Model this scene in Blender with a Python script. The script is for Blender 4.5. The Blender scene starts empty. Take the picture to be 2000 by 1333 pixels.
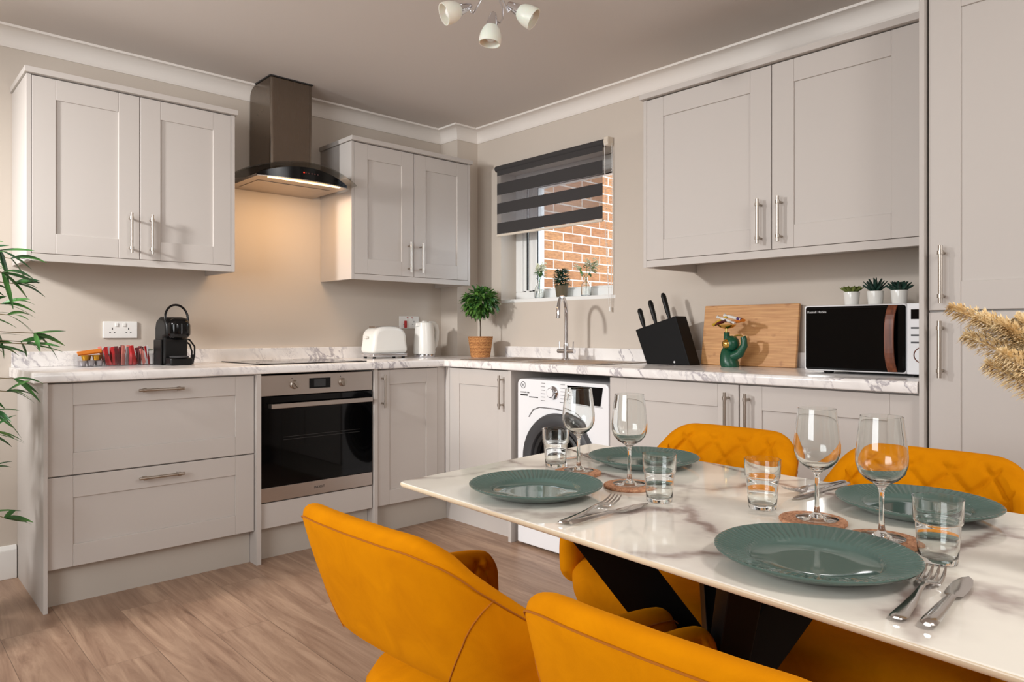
import bpy, bmesh, math, random
from math import sin, cos, pi, radians as R
from mathutils import Vector, Matrix
random.seed(7)
C = bpy.context.scene.collection
sc = bpy.context.scene

# ---------------------------------------------------------------- camera, light, exposure
cam_d = bpy.data.cameras.new('camera'); cam = bpy.data.objects.new('camera', cam_d); C.objects.link(cam)
cam_d.sensor_width = 36; cam_d.lens = 1381.8 / 2000 * 36; cam_d.shift_y = -18 / 2000
cam_d.clip_start = .02
cam.location = (0, 0, 1.0803)
cam.rotation_euler = (pi / 2, 0, .8201 - pi / 2)
sc.camera = cam
sc.view_settings.view_transform = 'Standard'; sc.view_settings.look = 'None'
sc.view_settings.exposure = 0.36; sc.view_settings.gamma = 1.0; sc.view_settings.use_curve_mapping = False

w = bpy.data.worlds.new('world'); sc.world = w; w.use_nodes = True
w.node_tree.nodes['Background'].inputs[0].default_value = (.80, .88, 1, 1)
w.node_tree.nodes['Background'].inputs[1].default_value = 4.0

def area(name, loc, target, size, energy, col=(1, 1, 1), size_y=None, shape=None, spread=None):
    d = bpy.data.lights.new(name, 'AREA'); d.energy = energy; d.color = col; d.size = size
    if size_y: d.shape = 'RECTANGLE'; d.size_y = size_y
    if shape: d.shape = shape
    if spread: d.spread = spread
    o = bpy.data.objects.new(name, d); C.objects.link(o); o.location = loc
    o.rotation_euler = (Vector(target) - Vector(loc)).to_track_quat('-Z', 'Y').to_euler()
    return o
area('key_light', (-1.02, 2.84, 2.00), (2.50, 2.90, .50), .24, 17.5, (1, .995, .985), shape='DISK', spread=R(92))
area('left_fill_light', (-1.42, 1.15, 1.50), (2.5, 1.6, 1.3), 1.8, 49, (.93, .97, 1), 1.3)  # soft fill added at the left; no patio door is modelled
area('rear_fill_light', (1.4, -2.35, 1.9), (2.0, 2.0, 1.7), 1.8, 14, (.98, .985, 1), .8)  # ambient fill added behind the camera; that wall has no window
area('table_fill_light', (1.25, -.75, 2.33), (1.25, .7, .7), .55, 16, (1, .97, .92), shape='DISK')  # invented overhead source, added to brighten the tabletop
area('hood_lamp', (1.69, 3.43, 1.83), (1.69, 3.62, .9), .38, 2.0, (1, .60, .27), .025)

# ---------------------------------------------------------------- colour + material helpers
def S(r, g, b):
    f = lambda c: (c / 255 / 12.92) if c / 255 <= .04045 else ((c / 255 + .055) / 1.055) ** 2.4
    return (f(r), f(g), f(b), 1)
def mat(name, col, rough=.5, metal=0, **kw):
    m = bpy.data.materials.new(name); m.use_nodes = True
    b = m.node_tree.nodes['Principled BSDF']
    b.inputs['Base Color'].default_value = col; b.inputs['Roughness'].default_value = rough
    b.inputs['Metallic'].default_value = metal
    for k, v in kw.items(): b.inputs[k.replace('_', ' ')].default_value = v
    return m
def N(m, t, **kw):
    n = m.node_tree.nodes.new(t)
    for k, v in kw.items(): setattr(n, k, v)
    return n
def L(m, a, b): m.node_tree.links.new(a, b)
def coords(m, scale=(1, 1, 1), rot=(0, 0, 0)):
    tc = N(m, 'ShaderNodeTexCoord'); mp = N(m, 'ShaderNodeMapping')
    mp.inputs['Scale'].default_value = scale; mp.inputs['Rotation'].default_value = rot
    L(m, tc.outputs['Object'], mp.inputs['Vector']); return mp.outputs[0]
def noise(m, vec, scale, detail=4, rough=.5, dist=0):
    n = N(m, 'ShaderNodeTexNoise'); n.inputs['Scale'].default_value = scale; n.inputs['Detail'].default_value = detail
    n.inputs['Roughness'].default_value = rough; n.inputs['Distortion'].default_value = dist
    if vec is not None: L(m, vec, n.inputs['Vector'])
    return n.outputs[0]
def ramp(m, fac, stops):
    r = N(m, 'ShaderNodeValToRGB'); e = r.color_ramp.elements
    e[0].position, e[0].color = stops[0]; e[1].position, e[1].color = stops[-1]
    for p, c in stops[1:-1]:
        x = e.new(p); x.color = c
    L(m, fac, r.inputs[0]); return r.outputs[0]
def mix(m, fac, a, b, mode='MIX'):
    n = N(m, 'ShaderNodeMix', data_type='RGBA', blend_type=mode)
    for s, v in ((0, fac), (6, a), (7, b)):
        if hasattr(v, 'is_output'): L(m, v, n.inputs[s])
        else: n.inputs[s].default_value = v
    return n.outputs[2]
def base(m): return m.node_tree.nodes['Principled BSDF']
def bump(m, h, strength=.2, dist=.01):
    b = N(m, 'ShaderNodeBump'); b.inputs['Strength'].default_value = strength; b.inputs['Distance'].default_value = dist
    L(m, h, b.inputs['Height']); L(m, b.outputs[0], base(m).inputs['Normal'])

def g1(v): return (v, v, v, 1)
M = {}
M['wall'] = mat('wall_paint', S(205, 194, 182), .85)
bump(M['wall'], noise(M['wall'], coords(M['wall']), 180, 3), .06, .002)
M['ceiling'] = mat('ceiling_paint', S(220, 211, 204), .9)
M['coving'] = mat('coving_paint', S(236, 229, 222), .7)
M['white'] = mat('white_gloss', S(240, 238, 234), .35)
M['upvc'] = mat('window_plastic', S(240, 240, 238), .3)
M['door'] = mat('cabinet_grey', S(196, 189, 183), .55, 0, Specular_IOR_Level=.35)
M['carcass'] = mat('carcass_grey', S(196, 188, 181), .5)
M['plinth'] = mat('plinth_grey', S(190, 182, 172), .45)
M['dark'] = mat('dark_void', S(25, 23, 22), .8)
# brushed steel
def brushed(name, col, rough, axis):
    m = mat(name, col, rough, 1)
    s = [4, 4, 4]; s[axis] = 300; s2 = [60, 60, 60]
    n = noise(m, coords(m, tuple(s)), 3, 3)
    r = N(m, 'ShaderNodeMapRange'); r.inputs[3].default_value = rough - .08; r.inputs[4].default_value = rough + .1
    L(m, n, r.inputs[0]); L(m, r.outputs[0], base(m).inputs['Roughness']); return m
M['steel_h'] = brushed('steel_horizontal', S(186, 176, 168), .34, 2)
M['steel_v'] = brushed('steel_vertical', S(132, 121, 110), .24, 0)
M['nickel'] = mat('brushed_nickel', S(178, 169, 159), .34, 1)
M['chrome'] = mat('chrome', S(225, 225, 228), .08, 1)
M['cutlery'] = mat('cutlery_steel', S(205, 200, 196), .16, 1)
M['blackglass'] = mat('black_glass', S(4, 4, 5), .05, 0, Specular_IOR_Level=.22)
M['blackplastic'] = mat('black_plastic', S(14, 13, 13), .4, 0, Specular_IOR_Level=.3)
M['blackgloss'] = mat('black_gloss_plastic', S(7, 7, 8), .14, 0, Specular_IOR_Level=.35)
M['blacksteel'] = mat('black_powder_coat', S(9, 9, 9), .5, 0, Specular_IOR_Level=.25)
M['knifeblock'] = mat('black_wood', S(10, 10, 11), .6, 0, Specular_IOR_Level=.2)
M['red'] = mat('red_plastic', S(170, 20, 22), .35)
M['appliance'] = mat('appliance_white', S(236, 236, 238), .25)
M['porcelain'] = mat('cream_white_enamel', S(238, 236, 230), .18)
M['label_dark'] = mat('print_dark', S(50, 48, 48), .5)
M['label_grey'] = mat('print_grey', S(120, 118, 118), .5)
M['label_light'] = mat('print_light', S(205, 205, 205), .5)
M['rubber'] = mat('grey_rubber', S(62, 62, 64), .5)
M['darkrubber'] = mat('dark_rubber', S(32, 32, 33), .5)
M['gold'] = mat('gold', S(222, 178, 92), .18, 1)
M['green_ceramic'] = mat('green_glaze', S(14, 74, 52), .32)
M['terracotta'] = mat('olive_pot', S(96, 84, 62), .7)
M['blindfab'] = mat('blind_charcoal', S(58, 55, 55), .85)
M['cream'] = mat('cream_plastic', S(226, 214, 198), .45)
M['led'] = mat('led_strip', S(255, 200, 120), .5, 0, Emission_Color=(1, .62, .27, 1), Emission_Strength=4)
M['bark'] = mat('bark', S(70, 55, 42), .8)
M['cane'] = mat('cane_stem', S(120, 104, 70), .7)
M['soil'] = mat('soil', S(45, 36, 28), .9)
M['foil_gold'] = mat('gold_foil', S(225, 165, 40), .3, .8)
M['foil_silver'] = mat('silver_foil', S(205, 200, 200), .3, .8)
M['paper_orange'] = mat('orange_paper', S(205, 115, 30), .5)
M['paper_white'] = mat('white_card', S(235, 232, 226), .5)
M['dkgreen_lid'] = mat('dark_green_lid', S(30, 70, 48), .4)

def glassmat(name, col=(1, 1, 1, 1), ior=1.45):
    return mat(name, col, 0.0, 0, Transmission_Weight=1.0, IOR=ior)
M['glass'] = glassmat('clear_glass', (.97, .99, .98, 1))
def thin(name, tint, gloss=.08, rough=0.02):
    m = bpy.data.materials.new(name); m.use_nodes = True; nt = m.node_tree
    nt.nodes.remove(nt.nodes['Principled BSDF'])
    out = nt.nodes['Material Output']; t = N(m, 'ShaderNodeBsdfTransparent'); t.inputs[0].default_value = tint
    g = N(m, 'ShaderNodeBsdfGlossy'); g.inputs['Roughness'].default_value = rough
    mx = N(m, 'ShaderNodeMixShader'); lw = N(m, 'ShaderNodeLayerWeight'); pw = N(m, 'ShaderNodeMath', operation='POWER'); L(m, lw.outputs['Facing'], pw.inputs[0]); pw.inputs[1].default_value = 4
    fr = N(m, 'ShaderNodeMath', operation='MULTIPLY_ADD'); L(m, pw.outputs[0], fr.inputs[0]); fr.inputs[1].default_value = .8; fr.inputs[2].default_value = .04
    L(m, fr.outputs[0], mx.inputs[0]); L(m, t.outputs[0], mx.inputs[1]); L(m, g.outputs[0], mx.inputs[2])
    L(m, mx.outputs[0], out.inputs[0]); return m
M['pane'] = thin('window_glass', (.95, .97, .97, 1))
M['hoodglass'] = thin('smoked_hood_glass', (.80, .80, .78, 1))
M['acrylic'] = thin('clear_acrylic', (.95, .95, .96, 1), rough=.06)
# sheer blind cloth
def sheer():
    m = bpy.data.materials.new('blind_sheer'); m.use_nodes = True; nt = m.node_tree
    nt.nodes.remove(nt.nodes['Principled BSDF']); out = nt.nodes['Material Output']
    t = N(m, 'ShaderNodeBsdfTransparent'); d = N(m, 'ShaderNodeBsdfDiffuse'); d.inputs[0].default_value = S(120, 114, 114)
    tl = N(m, 'ShaderNodeBsdfTranslucent'); tl.inputs[0].default_value = S(150, 145, 145)
    a = N(m, 'ShaderNodeMixShader'); a.inputs[0].default_value = .4; b = N(m, 'ShaderNodeMixShader'); b.inputs[0].default_value = .42
    L(m, d.outputs[0], a.inputs[1]); L(m, tl.outputs[0], a.inputs[2]); L(m, t.outputs[0], b.inputs[1]); L(m, a.outputs[0], b.inputs[2])
    L(m, b.outputs[0], out.inputs[0]); return m
M['sheer'] = sheer()
# frosted lamp glass
M['frosted'] = mat('frosted_glass', S(238, 228, 214), .35, 0, Subsurface_Weight=.3)
# marble laminate
def marble(name, basecol, vein, shade, rough):
    m = mat(name, basecol, rough)
    v1 = coords(m, (1, 1, 1), (-.32, -.743, .785))
    mp = N(m, 'ShaderNodeMapping'); mp.inputs['Scale'].default_value = (.9, 11, 11); L(m, v1, mp.inputs[0]); v = mp.outputs[0]
    n = noise(m, v, 1.3, 5, .55, .1)
    veins = ramp(m, n, [(.44, g1(0)), (.49, g1(.9)), (.5, g1(1)), (.53, g1(0))])
    fine = ramp(m, noise(m, v, 4, 4, .6, .1), [(.47, g1(0)), (.5, g1(.55)), (.53, g1(0))])
    mask = ramp(m, noise(m, v1, 4.2, 3), [(.47, g1(0)), (.60, g1(1))])
    mask2 = ramp(m, noise(m, v1, 7.5, 3), [(.5, g1(0)), (.62, g1(1))])
    a = mix(m, 1.0, veins, mask, 'MULTIPLY'); b_ = mix(m, 1.0, fine, mask2, 'MULTIPLY')
    f = N(m, 'ShaderNodeMath', operation='MAXIMUM'); L(m, a, f.inputs[0]); L(m, b_, f.inputs[1])
    cloud = mix(m, ramp(m, noise(m, v, 1.0, 5, .6), [(.45, g1(0)), (.75, g1(.8))]), basecol, shade)
    c = mix(m, f.outputs[0], cloud, vein)
    L(m, c, base(m).inputs['Base Color']); return m
M['worktop'] = marble('marble_laminate', S(242, 238, 235), S(176, 170, 174), S(222, 217, 214), .18)
def table_marble():
    m = mat('table_marble', S(246, 241, 230), .05)
    v = coords(m, (1, 1, 1), (0, 0, .5))
    wv = noise(m, v, 1.6, 5, .55)
    add = N(m, 'ShaderNodeVectorMath', operation='SCALE'); add.inputs[3].default_value = .55
    nn = N(m, 'ShaderNodeTexNoise'); nn.inputs['Scale'].default_value = 2.2; nn.inputs['Detail'].default_value = 6
    L(m, v, nn.inputs['Vector']); L(m, nn.outputs[1], add.inputs[0])
    ad = N(m, 'ShaderNodeVectorMath', operation='ADD'); L(m, v, ad.inputs[0]); L(m, add.outputs[0], ad.inputs[1])
    vo = N(m, 'ShaderNodeTexVoronoi', feature='DISTANCE_TO_EDGE'); vo.inputs['Scale'].default_value = 2.6
    L(m, ad.outputs[0], vo.inputs['Vector'])
    thin_ = ramp(m, vo.outputs[0], [(0, g1(1)), (.012, g1(.85)), (.045, g1(0))])
    broad = ramp(m, vo.outputs[0], [(0, g1(1)), (.07, g1(.45)), (.2, g1(0))])
    mask = ramp(m, noise(m, v, 3.1, 4, .6), [(.40, g1(0)), (.56, g1(1))])
    mx = N(m, 'ShaderNodeMath', operation='MULTIPLY'); L(m, thin_, mx.inputs[0]); L(m, mask, mx.inputs[1])
    mb = N(m, 'ShaderNodeMath', operation='MULTIPLY'); L(m, broad, mb.inputs[0]); L(m, mask, mb.inputs[1])
    c1 = mix(m, mb.outputs[0], S(247, 242, 230), S(196, 184, 178))
    c2 = mix(m, mx.outputs[0], c1, S(150, 130, 122))
    L(m, c2, base(m).inputs['Base Color']); return m
M['table'] = table_marble()
M['tableedge'] = mat('table_edge_cream', S(226, 208, 178), .25)
# floor
def floor_mat():
    m = mat('oak_laminate', S(150, 120, 100), .42)
    v = coords(m, (1, 1, 1), (0, 0, pi / 2))
    br = N(m, 'ShaderNodeTexBrick'); br.inputs['Scale'].default_value = 1
    br.inputs['Brick Width'].default_value = 1.28; br.inputs['Row Height'].default_value = .19
    br.inputs['Mortar Size'].default_value = .0012; br.inputs['Bias'].default_value = 0
    br.inputs['Color1'].default_value = g1(.25); br.inputs['Color2'].default_value = g1(.75); br.inputs['Mortar'].default_value = g1(0)
    br.offset = .37
    L(m, v, br.inputs['Vector'])
    tc = N(m, 'ShaderNodeTexCoord')
    off = N(m, 'ShaderNodeVectorMath', operation='MULTIPLY_ADD'); L(m, br.outputs[0], off.inputs[0])
    off.inputs[1].default_value = (9, 5, 3)
    mp = N(m, 'ShaderNodeMapping'); mp.inputs['Scale'].default_value = (14, 1.3, 4); L(m, tc.outputs['Object'], mp.inputs[0])
    L(m, mp.outputs[0], off.inputs[2])
    gr = noise(m, off.outputs[0], 1.1, 9, .68, 1.6)
    g2 = noise(m, off.outputs[0], .6, 4, .5, 1.5)
    c = ramp(m, gr, [(.25, S(112, 82, 64)), (.42, S(158, 126, 104)), (.6, S(188, 156, 131)), (.8, S(204, 174, 148))])
    c = mix(m, ramp(m, g2, [(.35, g1(0)), (.7, g1(.55))]), c, S(142, 112, 92))
    tone = ramp(m, br.outputs[0], [(0, g1(.80)), (1, g1(1.0))])
    c = mix(m, 1.0, c, tone, 'MULTIPLY')
    joint = ramp(m, br.outputs['Fac'], [(0, g1(1)), (1, g1(.7))])
    c = mix(m, 1.0, c, joint, 'MULTIPLY')
    L(m, c, base(m).inputs['Base Color']); bump(m, gr, .12, .003); return m
M['floor'] = floor_mat()
def brick_mat():
    m = mat('orange_brick', S(200, 130, 85), .9)
    tc = N(m, 'ShaderNodeTexCoord'); sp = N(m, 'ShaderNodeSeparateXYZ'); cb = N(m, 'ShaderNodeCombineXYZ')
    L(m, tc.outputs['Object'], sp.inputs[0]); L(m, sp.outputs[0], cb.inputs[0]); L(m, sp.outputs[2], cb.inputs[1])
    br = N(m, 'ShaderNodeTexBrick'); L(m, cb.outputs[0], br.inputs['Vector']); br.inputs['Scale'].default_value = 1
    br.inputs['Brick Width'].default_value = .225; br.inputs['Row Height'].default_value = .075; br.inputs['Mortar Size'].default_value = .005
    br.inputs['Color1'].default_value = S(176, 124, 78); br.inputs['Color2'].default_value = S(152, 98, 58); br.inputs['Mortar'].default_value = S(190, 176, 164)
    n = noise(m, coords(m, (8, 8, 40)), 3, 6, .7)
    c = mix(m, ramp(m, n, [(.4, g1(0)), (.6, g1(.6))]), br.outputs[0], S(112, 70, 40)); 
    c2 = mix(m, br.outputs['Fac'], c, S(190, 176, 164))
    L(m, c2, base(m).inputs['Base Color']); bump(m, n, .4, .01); return m
M['brick'] = brick_mat()
def velvet():
    m = mat('mustard_velvet', S(222, 142, 14), .9, 0, Sheen_Weight=.35, Sheen_Roughness=.3, Specular_IOR_Level=.08)
    base(m).inputs['Sheen Tint'].default_value = S(255, 170, 10)
    n = noise(m, coords(m, (1, 1, 1)), 14, 5, .6, .8)
    c = ramp(m, n, [(.3, S(200, 122, 0)), (.7, S(214, 134, 0))])
    L(m, c, base(m).inputs['Base Color']); bump(m, noise(m, coords(m), 700, 2), .15, .001); return m
M['velvet'] = velvet()
M['piping'] = mat('mustard_seam', S(168, 96, 0), .9)
M['plate'] = mat('green_grey_glaze', S(80, 102, 95), .07)
def cork():
    m = mat('cork', S(196, 140, 104), .8)
    n = noise(m, coords(m), 160, 4, .7)
    L(m, ramp(m, n, [(.35, S(150, 96, 66)), (.55, S(204, 150, 114)), (.75, S(222, 176, 140))]), base(m).inputs['Base Color']); bump(m, n, .3, .002); return m
M['cork'] = cork()
def bamboo():
    m = mat('bamboo_board', S(205, 150, 92), .5)
    n = noise(m, coords(m, (6, 3, 60)), 2, 5, .6)
    n2 = noise(m, coords(m, (1, 4, 6)), 5, 2)
    c = ramp(m, n, [(.3, S(186, 128, 76)), (.7, S(218, 166, 108))])
    c = mix(m, ramp(m, n2, [(.62, g1(0)), (.75, g1(.5))]), c, S(150, 92, 50))
    L(m, c, base(m).inputs['Base Color']); return m
M['bamboo'] = bamboo()
def walnut():
    m = mat('walnut_handle', S(112, 58, 34), .4)
    n = noise(m, coords(m, (30, 30, 3)), 3, 5)
    L(m, ramp(m, n, [(.3, S(84, 40, 22)), (.7, S(136, 74, 44))]), base(m).inputs['Base Color']); return m
M['walnut'] = walnut()
def wicker():
    m = mat('seagrass_weave', S(214, 150, 88), .8)
    tc = N(m, 'ShaderNodeTexCoord')
    wv = N(m, 'ShaderNodeTexWave', wave_type='BANDS', bands_direction='Z'); wv.inputs['Scale'].default_value = 34; wv.inputs['Distortion'].default_value = 6; wv.inputs['Detail Scale'].default_value = 6
    L(m, tc.outputs['Object'], wv.inputs[0])
    L(m, ramp(m, wv.outputs[1], [(.1, S(150, 88, 44)), (.6, S(218, 158, 98))]), base(m).inputs['Base Color']); bump(m, wv.outputs[1], .7, .004); return m
M['wicker'] = wicker()
def leafmat(name, a, b, rough=.45, sc_=30):
    m = mat(name, a, rough); n = noise(m, coords(m), sc_, 2)
    L(m, ramp(m, n, [(.35, a), (.65, b)]), base(m).inputs['Base Color']); return m
M['leaf'] = leafmat('leaf_green', S(34, 76, 38), S(98, 142, 62), .32)
M['leaf_bamboo'] = leafmat('bamboo_leaf', S(32, 70, 40), S(72, 130, 52), .4, 9)
M['leaf_dark'] = leafmat('leaf_dark', S(22, 52, 40), S(48, 88, 62))
M['leaf_olive'] = leafmat('leaf_olive', S(84, 100, 44), S(122, 132, 64))
M['succ_dark'] = leafmat('succulent_dark', S(18, 44, 38), S(40, 72, 60))
M['petal'] = mat('cream_petal', S(232, 230, 206), .6)
M['pampas'] = leafmat('pampas', S(236, 206, 152), S(250, 230, 190), .9, 60)
M['sachet_red'] = mat('sachet_red', S(176, 26, 28), .4)
M['sachet_dark'] = mat('sachet_dark', S(92, 30, 34), .4)
M['sachet_pink'] = mat('sachet_pink', S(214, 128, 116), .4)
M['sachet_grey'] = mat('sachet_grey', S(150, 146, 146), .4)
M['sachet_purple'] = mat('sachet_purple', S(74, 52, 110), .4)
M['sachet_yellow'] = mat('sachet_yellow', S(206, 168, 52), .4)
M['water'] = M['glass']

# ---------------------------------------------------------------- mesh builder
class MB:
    def __init__(s): s.v = []; s.f = []; s.mi = []
    def add(s, vs, fs, k=0):
        o = len(s.v); s.v += [tuple(v) for v in vs]; s.f += [tuple(i + o for i in f) for f in fs]; s.mi += [k] * len(fs); return s
    def box(s, x0, x1, y0, y1, z0, z1, k=0):
        v = [(x, y, z) for z in (z0, z1) for y in (y0, y1) for x in (x0, x1)]
        return s.add(v, [(0, 2, 3, 1), (4, 5, 7, 6), (0, 1, 5, 4), (2, 6, 7, 3), (0, 4, 6, 2), (1, 3, 7, 5)], k)
    def prism(s, pts, z0, z1, axis='z', k=0):
        n = len(pts)
        if sum(pts[i][0] * pts[(i + 1) % n][1] - pts[(i + 1) % n][0] * pts[i][1] for i in range(n)) < 0: pts = pts[::-1]
        mp = {'z': lambda a, b, c: (a, b, c), 'x': lambda a, b, c: (c, a, b), 'y': lambda a, b, c: (a, c, b)}[axis]
        v = [mp(a, b, z0) for a, b in pts] + [mp(a, b, z1) for a, b in pts]
        fl = [tuple(range(n))[::-1], tuple(range(n, 2 * n))] + [(i, (i + 1) % n, n + (i + 1) % n, n + i) for i in range(n)]
        return s.add(v, fl, k)
    def lathe(s, prof, n=32, cx=0, cy=0, cz=0, k=0, closed=False):
        v = []; f = []; m = len(prof)
        for i in range(n):
            a = 2 * pi * i / n
            for r, z in prof: v.append((cx + r * cos(a), cy + r * sin(a), cz + z))
        for i in range(n):
            j = (i + 1) % n
            for q in range(m - 1 if not closed else m):
                q2 = (q + 1) % m
                f.append((i * m + q, j * m + q, j * m + q2, i * m + q2))
        s.add(v, f, k)
        if not closed:
            o = len(s.v) - len(v)
            if prof[0][0] > 1e-5: s.f.append(tuple(o + i * m for i in range(n))[::-1]); s.mi.append(k)
            if prof[-1][0] > 1e-5: s.f.append(tuple(o + i * m + m - 1 for i in range(n))); s.mi.append(k)
        return s
    def tube(s, pts, r, n=10, k=0, cap=True, flat=1.0):
        pts = [Vector(p) for p in pts]; rr = r if isinstance(r, (list, tuple)) else [r] * len(pts)
        v = []; f = []; up = None
        for i, p in enumerate(pts):
            t = (pts[min(i + 1, len(pts) - 1)] - pts[max(i - 1, 0)]).normalized()
            if up is None: up = Vector((0, 0, 1)) if abs(t.z) < .9 else Vector((1, 0, 0))
            a = t.cross(up).normalized(); b = a.cross(t).normalized(); up = b
            for q in range(n):
                w_ = 2 * pi * q / n; v.append(p + rr[i] * (cos(w_) * a + sin(w_) * flat * b))
        for i in range(len(pts) - 1):
            for q in range(n): f.append((i * n + q, i * n + (q + 1) % n, (i + 1) * n + (q + 1) % n, (i + 1) * n + q))
        if cap: f += [tuple(range(n))[::-1], tuple(range((len(pts) - 1) * n, len(pts) * n))]
        return s.add(v, f, k)
    def cyl(s, p0, p1, r, n=20, k=0): return s.tube([p0, p1], r, n, k)
    def ball(s, c, r, n=16, k=0, sz=1):
        m = n // 2; prof = [(r * sin(pi * i / m), -r * sz * cos(pi * i / m)) for i in range(m + 1)]
        prof[0] = (1e-6, -r * sz); prof[-1] = (1e-6, r * sz)
        return s.lathe(prof, n, c[0], c[1], c[2], k)
    def grid(s, fn, nu, nv, k=0):
        v = [fn(i / nu, j / nv) for i in range(nu + 1) for j in range(nv + 1)]
        return s.add(v, [(i * (nv + 1) + j, (i + 1) * (nv + 1) + j, (i + 1) * (nv + 1) + j + 1, i * (nv + 1) + j + 1) for i in range(nu) for j in range(nv)], k)
    def leaf(s, base_, direction, up, length, width, bend=.3, k=0, nseg=4, fold=.15):
        d = Vector(direction).normalized(); u = Vector(up).normalized(); side = d.cross(u)
        if side.length < 1e-3: side = Vector((1, 0, 0))
        side.normalize(); u = side.cross(d).normalized(); p = Vector(base_); v = []; f = []
        for i in range(nseg + 1):
            t = i / nseg; wd = width * .5 * (math.sin(pi * min(1, t * .92 + .06)) ** .8) * (1 - .15 * t)
            c = p + d * length * t - Vector((0, 0, 1)) * bend * length * t * t
            v += [c - side * wd + u * wd * fold * 2, c, c + side * wd + u * wd * fold * 2]
        for i in range(nseg):
            a = i * 3; f += [(a, a + 3, a + 4, a + 1), (a + 1, a + 4, a + 5, a + 2)]
        return s.add(v, f, k)
    def xf(s, mtx):
        s.v = [tuple(mtx @ Vector(v)) for v in s.v]; return s
    def obj(s, name, m, parent=None, loc=None, rot=None, bevel=0, seg=2, smooth=False, sub=0):
        me = bpy.data.meshes.new(name); me.from_pydata(s.v, [], s.f); me.update()
        ms = m if isinstance(m, (list, tuple)) else [m]
        for x in ms: me.materials.append(M[x] if isinstance(x, str) else x)
        if len(ms) > 1: me.polygons.foreach_set('material_index', s.mi)
        bm = bmesh.new(); bm.from_mesh(me); bmesh.ops.recalc_face_normals(bm, faces=bm.faces)
        bm.to_mesh(me); bm.free()
        if smooth:
            me.polygons.foreach_set('use_smooth', [True] * len(me.polygons))
            try: me.set_sharp_from_angle(angle=R(38 if smooth is True else smooth))
            except Exception: pass
        o = bpy.data.objects.new(name, me); C.objects.link(o)
        if parent: o.parent = parent
        if loc: o.location = loc
        if rot: o.rotation_euler = rot
        if bevel:
            b = o.modifiers.new('bevel', 'BEVEL'); b.width = bevel; b.segments = seg; b.limit_method = 'ANGLE'; b.angle_limit = R(40)
        if sub:
            b = o.modifiers.new('sub', 'SUBSURF'); b.levels = sub; b.render_levels = sub
        return o
def tag(o, label, cat, group=None):
    o['label'] = label; o['category'] = cat
    if group: o['group'] = group
    return o
def thing(name, label, cat, loc=(0, 0, 0), rz=0, group=None):
    o = bpy.data.objects.new(name, None); C.objects.link(o); o.location = loc; o.rotation_euler = (0, 0, rz); o.empty_display_size = .05
    return tag(o, label, cat, group)
def struct(o): o['kind'] = 'structure'; return o
def dup(root, loc, rz=None, label=None, group=None):
    r = root.copy(); C.objects.link(r); r.location = loc
    if rz is not None: r.rotation_euler = (0, 0, rz)
    if label: r['label'] = label
    if group: r['group'] = group
    def rec(src, dst):
        for ch in list(src.children):
            c = ch.copy(); C.objects.link(c); c.parent = dst; rec(ch, c)
    rec(root, r); return r
def text(s_, size, m, parent, loc, rot, name='lettering', depth=.0004, align='LEFT'):
    cu = bpy.data.curves.new('t', 'FONT'); cu.body = s_; cu.size = size; cu.extrude = depth; cu.align_x = align; cu.resolution_u = 2
    t = bpy.data.objects.new('t', cu); C.objects.link(t)
    dg = bpy.context.evaluated_depsgraph_get(); me = bpy.data.meshes.new_from_object(t.evaluated_get(dg))
    bpy.data.objects.remove(t); bpy.data.curves.remove(cu)
    me.materials.clear(); me.materials.append(M[m])
    o = bpy.data.objects.new(name, me); C.objects.link(o); o.parent = parent; o.location = loc; o.rotation_euler = rot
    return o

# ---------------------------------------------------------------- room
YA, XB, ZC = 3.770, 3.040, 2.405
X0, Y0 = -1.5, -2.5
BXX, BXY = 2.869, 3.594                       # boxed pipe chase in the corner
WY0, WY1, WZ0, WZ1 = 2.451, 3.362, 1.275, 2.10  # window opening
struct(MB().box(X0 - .1, XB + .25, Y0 - .1, YA + .25, -.05, 0).obj('floor', 'floor'))
struct(MB().box(X0 - .1, XB + .25, Y0 - .1, YA + .1, ZC, ZC + .1).obj('ceiling', 'ceiling'))
struct(MB().box(X0 - .1, XB + .25, YA, YA + .08, 0, ZC).obj('wall_back', 'wall'))
b = MB(); X1 = XB + .25
b.box(XB, X1, Y0, WY0, 0, ZC); b.box(XB, X1, WY1, YA, 0, ZC); b.box(XB, X1, WY0, WY1, 0, WZ0); b.box(XB, X1, WY0, WY1, WZ1, ZC)
struct(b.obj('wall_right', 'wall'))
struct(MB().box(BXX, XB, BXY, YA, .0, ZC).obj('wall_corner_boxing', 'wall'))
struct(MB().box(X0 - .1, X0, Y0, YA, 0, ZC).obj('wall_left', 'wall'))
struct(MB().box(X0 - .1, XB + .25, Y0 - .1, Y0, 0, ZC).obj('wall_front', 'wall'))
# coving: concave profile swept round wall, boxing and right wall (inside line)
def coving():
    zb, c, n = 2.326, .079, 8
    pr = [(0, zb - .0), (.006, zb), (.010, zb + .010)]
    for i in range(n + 1):
        a = pi / 2 * i / n
        pr.append((.010 + (c - .016) * (1 - cos(a)), zb + .010 + (ZC - .010 - zb - .010) * sin(a)))
    pr += [(c - .002, ZC - .010), (c, ZC - .003), (c, ZC), (0, ZC)]
    path = [(X0, YA), (BXX, YA), (BXX, BXY), (XB, BXY), (XB, Y0)]
    # inward directions per vertex (mitred)
    inn = [(0, -1), (-1, -1), (-1, -1), (-1, -1), (-1, 0)]
    b = MB(); v = []; f = []; m = len(pr)
    for (x, y), (dx, dy) in zip(path, inn):
        for o_, z in pr: v.append((x + dx * o_, y + dy * o_, z))
    for i in range(len(path) - 1):
        for q in range(m - 1): f.append((i * m + q, (i + 1) * m + q, (i + 1) * m + q + 1, i * m + q + 1))
    return b.add(v, f)
struct(coving().obj('trim_1', 'coving', smooth=30))
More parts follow.
